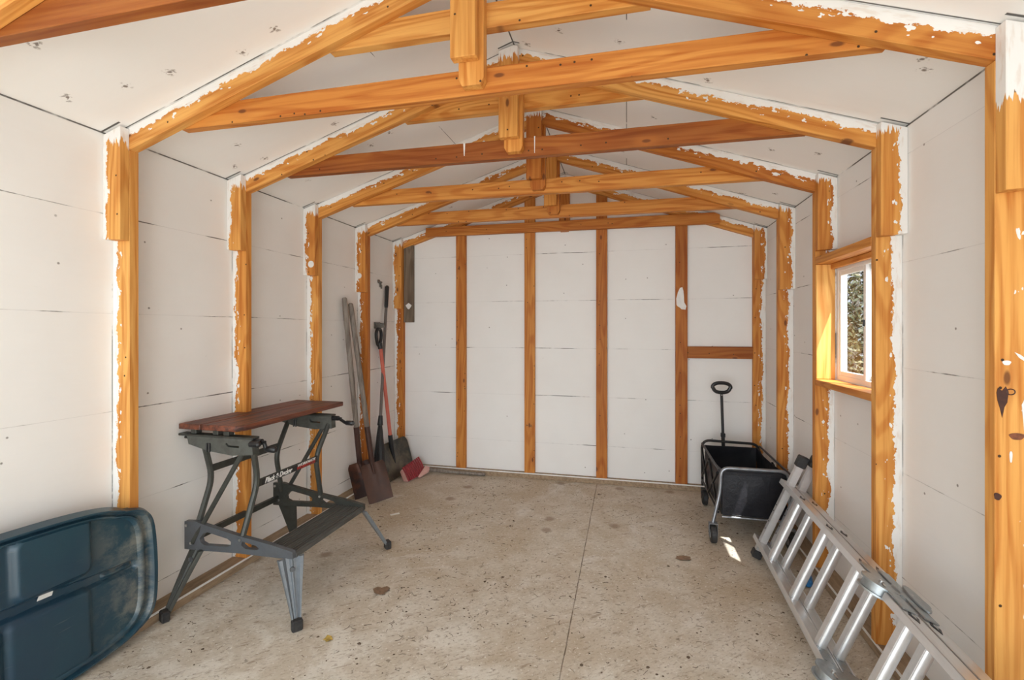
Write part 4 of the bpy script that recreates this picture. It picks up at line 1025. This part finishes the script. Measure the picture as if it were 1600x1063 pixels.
# ------------------------------------------------------------------ aluminium ladder on its side
def ladder():
    e = thing('ladder', 'folded aluminium ladder lying on its side against the right wall', 'ladder', (0.72, 1.9, 0))
    rz = Matrix.Rotation(-0.035, 3, 'Z')
    A = rz @ V((0, -1, 0)); B = rz @ V((0.387, 0, 0.922)); C = rz @ V((0.922, 0, -0.387))
    O = V((0.657, 2.93, 0.0))
    def P(a, b, c): return O + A * a + B * b + C * c
    R = Matrix((A, B, C)).transposed()
    def boxl(m, a0, a1, b0, b1, c0, c1, bv=0.0012):
        m.box(P((a0 + a1) / 2, (b0 + b1) / 2, (c0 + c1) / 2), (a1 - a0, b1 - b0, c1 - c0), R, bv); return m
    RW = 0.052; GAP = 0.006; LOb, UPb = 0.100, 0.448; RT = 0.026
    END = 2.35
    HY = 1.13     # hinge position along a
    halves = ((0.0, 0.0), (RW + GAP, 0.028))
    for hi_, (c0, bo) in enumerate(halves):
        for b0, nm in ((LOb, 'lower'), (UPb, 'upper')):
            for a0, a1 in ((0.0 + bo * 0.3, HY - 0.055), (HY + 0.055, END)):
                m = MB()
                # channel: web plus two flanges
                if nm == 'upper':
                    boxl(m, a0, a1, b0 + RT - 0.004, b0 + RT, c0, c0 + RW)
                else:
                    boxl(m, a0, a1, b0, b0 + 0.004, c0, c0 + RW)
                boxl(m, a0, a1, b0, b0 + RT, c0, c0 + 0.004); boxl(m, a0, a1, b0, b0 + RT, c0 + RW - 0.004, c0 + RW)
                if nm == 'lower': boxl(m, a0, a1, b0 + RT - 0.006, b0 + RT - 0.003, c0 + 0.004, c0 + RW - 0.004)
                rail = obj('side_rail', m, 'alu', e)
                # rung ends pressed through the rail
                if nm == 'upper':
                    for ra in ((0.29, 0.645, 0.967) if a0 < 0.5 else (1.30, 1.60, 1.90, 2.2)):
                        mm = MB()
                        q = [P(ra - 0.034, b0 + RT, c0 + RW / 2), P(ra, b0 + RT, c0 + RW / 2 - 0.014), P(ra + 0.034, b0 + RT, c0 + RW / 2), P(ra, b0 + RT, c0 + RW / 2 + 0.014)]
                        mm.prism(q, B * 0.0016)
                        cap = obj('rung_end', mm, 'dark_steel', rail)
                        q = [P(ra - 0.014, b0 + RT + .0015, c0 + RW / 2), P(ra, b0 + RT + .0015, c0 + RW / 2 - 0.005), P(ra + 0.014, b0 + RT + .0015, c0 + RW / 2), P(ra, b0 + RT + .0015, c0 + RW / 2 + 0.005)]
                        mm = MB().prism(q, B * 0.002)
                        obj('rung_end', mm, 'bolt', rail)
                # rivets by the hinge
                s_ = -1 if a0 < 0.5 else 1
                hb = b0 + RT if nm == 'upper' else b0 + RT - 0.003
                for da, dc in ((0.075, 0.014), (0.075, 0.038), (0.12, 0.014), (0.12, 0.038), (0.165, 0.026)):
                    p = P(HY + s_ * da, hb, c0 + dc); obj('rivet', MB().cyl(p, p + B * 0.003, 0.0045, 10), 'zinc', rail)
        # rungs
        for ra in (0.29, 0.645, 0.967, 1.30, 1.60, 1.90, 2.2):
            ra += bo * 0.6
            cc = c0 + RW / 2
            m = MB().tube([P(ra, LOb + RT - 0.004, cc), P(ra, UPb + 0.006, cc)], 0.0185, seg=16, sx=0.9)
            m.box(P(ra - 0.0, (LOb + RT + UPb) / 2, cc - 0.0165), (0.030, UPb - LOb - RT, 0.003), R, 0.0008)
            obj('rung', m, 'alu', e)
        # flared foot bar with rubber ends
        b0, b1 = (0.042, 0.595) if hi_ == 0 else (0.070, 0.620)
        ra = 0.085
        m = MB()
        boxl(m, ra - 0.016, ra + 0.016, b0, b1, c0 + 0.008, c0 + 0.012); boxl(m, ra - 0.016, ra - 0.012, b0, b1, c0 + 0.008, c0 + RW - 0.008); boxl(m, ra + 0.012, ra + 0.016, b0, b1, c0 + 0.008, c0 + RW - 0.008)
        fb = obj('foot_bar', m, 'alu', e)
        for bb in (0.20, 0.245, 0.31, 0.345): obj('rivet', MB().cyl(P(ra, bb, c0 + 0.0082), P(ra, bb, c0 + 0.0066), 0.004, 10), 'dark_steel', fb)
        m = MB(); boxl(m, ra - 0.024, ra + 0.024, b1 - 0.01, b1 + 0.052, c0 + 0.002, c0 + RW - 0.002, 0.005)
        obj('rubber_foot', m, 'rubber', fb)
        m = MB(); boxl(m, ra - 0.026, ra + 0.026, b0 - 0.012, b0 + 0.030, c0 + 0.002, c0 + RW - 0.004, 0.005)
        obj('rubber_foot', m, 'rubber', fb)
        # hinges on both rails
        for b_, s_ in ((UPb + RT, 1), (LOb - 0.004, -1)):
            cc = c0 + 0.010 if hi_ == 0 else c0 + RW - 0.012
            rad = 0.055
            m = MB()
            lo, hi = (b_ - 0.030, b_ + 0.007)
            if s_ < 0: lo, hi = (b_ - 0.002, b_ + 0.034)
            p = P(HY, lo, cc)
            for q0, q1, r_ in ((lo, lo + 0.006, rad), (lo + 0.006, hi - 0.006, rad - 0.009), (hi - 0.006, hi, rad)):
                m.cyl(P(HY, q0, cc), P(HY, q1, cc), r_, 32)
            h = obj('hinge', m, 'zinc', e)
            m = MB()
            for sgn in (-1, 1):
                boxl(m, *(sorted((HY + sgn * 0.02, HY + sgn * 0.15))), hi - 0.005 if s_ > 0 else hi - 0.010, hi - 0.0005 if s_ > 0 else hi - 0.006, c0 + 0.006, c0 + RW - 0.006)
            obj('hinge_strap', m, 'zinc', h)
            m = MB().cyl(P(HY, hi, cc), P(HY, hi + 0.007, cc), 0.007, 14)
            m.box(P(HY + 0.020, hi + 0.002, cc), (0.018, 0.003, 0.008), R, 0.001)
            obj('hinge_pin', m, 'bolt', h)
            if hi_ == 1 and s_ > 0:
                ov = []
                for i in range(28):
                    a = i * 2 * math.pi / 28
                    ov.append(P(HY + 0.01 + 0.085 * math.cos(a), hi + 0.001, cc + 0.012 + 0.022 * math.sin(a) - 0.006 * math.cos(a)))
                obj('release_lever', MB().prism(ov, B * 0.006, 0.001), 'zinc', h)
ladder()

# ------------------------------------------------------------------ litter on the floor
def leafm(c, r, seed, n=14, rough=0.35, sx=1.0):
    rd = random.Random(seed); m = MB(); cx, cy = c
    top = [m.bm.verts.new((cx + sx * r * math.cos(a) * (1 + rd.uniform(-rough, rough)), cy + r * math.sin(a) * (1 + rd.uniform(-rough, rough)), 0.003 + rd.uniform(0, 0.006))) for a in [i * 2 * math.pi / n for i in range(n)]]
    mid = m.bm.verts.new((cx, cy, 0.004)); low = m.bm.verts.new((cx, cy, 0.001))
    for i in range(n):
        m.bm.faces.new((mid, top[i], top[(i + 1) % n])); m.bm.faces.new((low, top[(i + 1) % n], top[i]))
    return m
tag(obj('fallen_leaf', leafm((-1.154, 2.072), 0.036, 1, sx=1.2), 'leaf'), 'flat brown leaf on the floor right of the workbench', 'leaf')
tag(obj('fallen_leaf', leafm((-1.189, 1.700), 0.018, 2), 'yellow_leaf'), 'small yellow leaf on the floor in front of the workbench', 'leaf')
tag(obj('fallen_leaf', leafm((0.30, 2.765), 0.026, 5, sx=1.5), 'leaf'), 'curled pale brown leaf on the floor in front of the wagon', 'leaf')
R_ = Matrix.Rotation(0.75, 3, 'Z')
tag(obj('paper_scrap', MB().box((-1.547, 2.961, 0.002), (0.062, 0.022, 0.003), R_, 0.0005), 'paper'), 'small white paper scrap on the floor in front of the rusty shovels', 'paper')
m = MB().tube([(0.875, 2.60, 0.064), (0.880, 2.62, 0.066), (0.90, 2.68, 0.066), (0.905, 2.70, 0.064)], [0.010, 0.022, 0.022, 0.012], seg=14) if False else MB().tube([(0.865, 2.585, 0.020), (0.868, 2.60, 0.022), (0.885, 2.66, 0.022), (0.888, 2.672, 0.020)], [0.010, 0.021, 0.021, 0.012], seg=14)
tag(obj('plastic_cap', m, 'blue'), 'small blue plastic piece on the floor behind the ladder', 'plastic piece')

rd = random.Random(11); m = MB()
for i in range(3600):
    x, y = rd.uniform(-1.9, 0.93), rd.uniform(0.6, 3.9)
    if mnoise.noise(V((x * 1.6, y * 1.6, 0))) < rd.uniform(-0.35, 0.25): continue
    a = rd.uniform(0, math.pi * 2)
    if rd.random() < 0.40:      # needle
        L = rd.uniform(0.008, 0.034); b = a + rd.uniform(-0.9, 0.9); r_ = rd.uniform(0.0006, 0.0011)
        p = V((x, y, 0.0013)); q = p + V((math.cos(a), math.sin(a), 0)) * L * 0.5; s_ = q + V((math.cos(b), math.sin(b), 0)) * L * 0.5
        m.tube([p, q, s_], r_, seg=3)
    else:
        r_ = rd.uniform(0.0015, 0.005) if rd.random() < 0.93 else rd.uniform(0.004, 0.010)
        k = 5
        vs_ = [m.bm.verts.new((x + r_ * math.cos(a + j * 2 * math.pi / k) * rd.uniform(0.6, 1.3), y + r_ * math.sin(a + j * 2 * math.pi / k) * rd.uniform(0.6, 1.3), 0.0006)) for j in range(k)]
        tp = m.bm.verts.new((x, y, 0.0006 + r_ * 0.5))
        for j in range(k): m.bm.faces.new((vs_[j], vs_[(j + 1) % k], tp))
tag(obj('floor_litter', m, 'debris', smooth=False), 'dark crumbs and dry needles scattered over the floor', 'litter', kind='stuff')
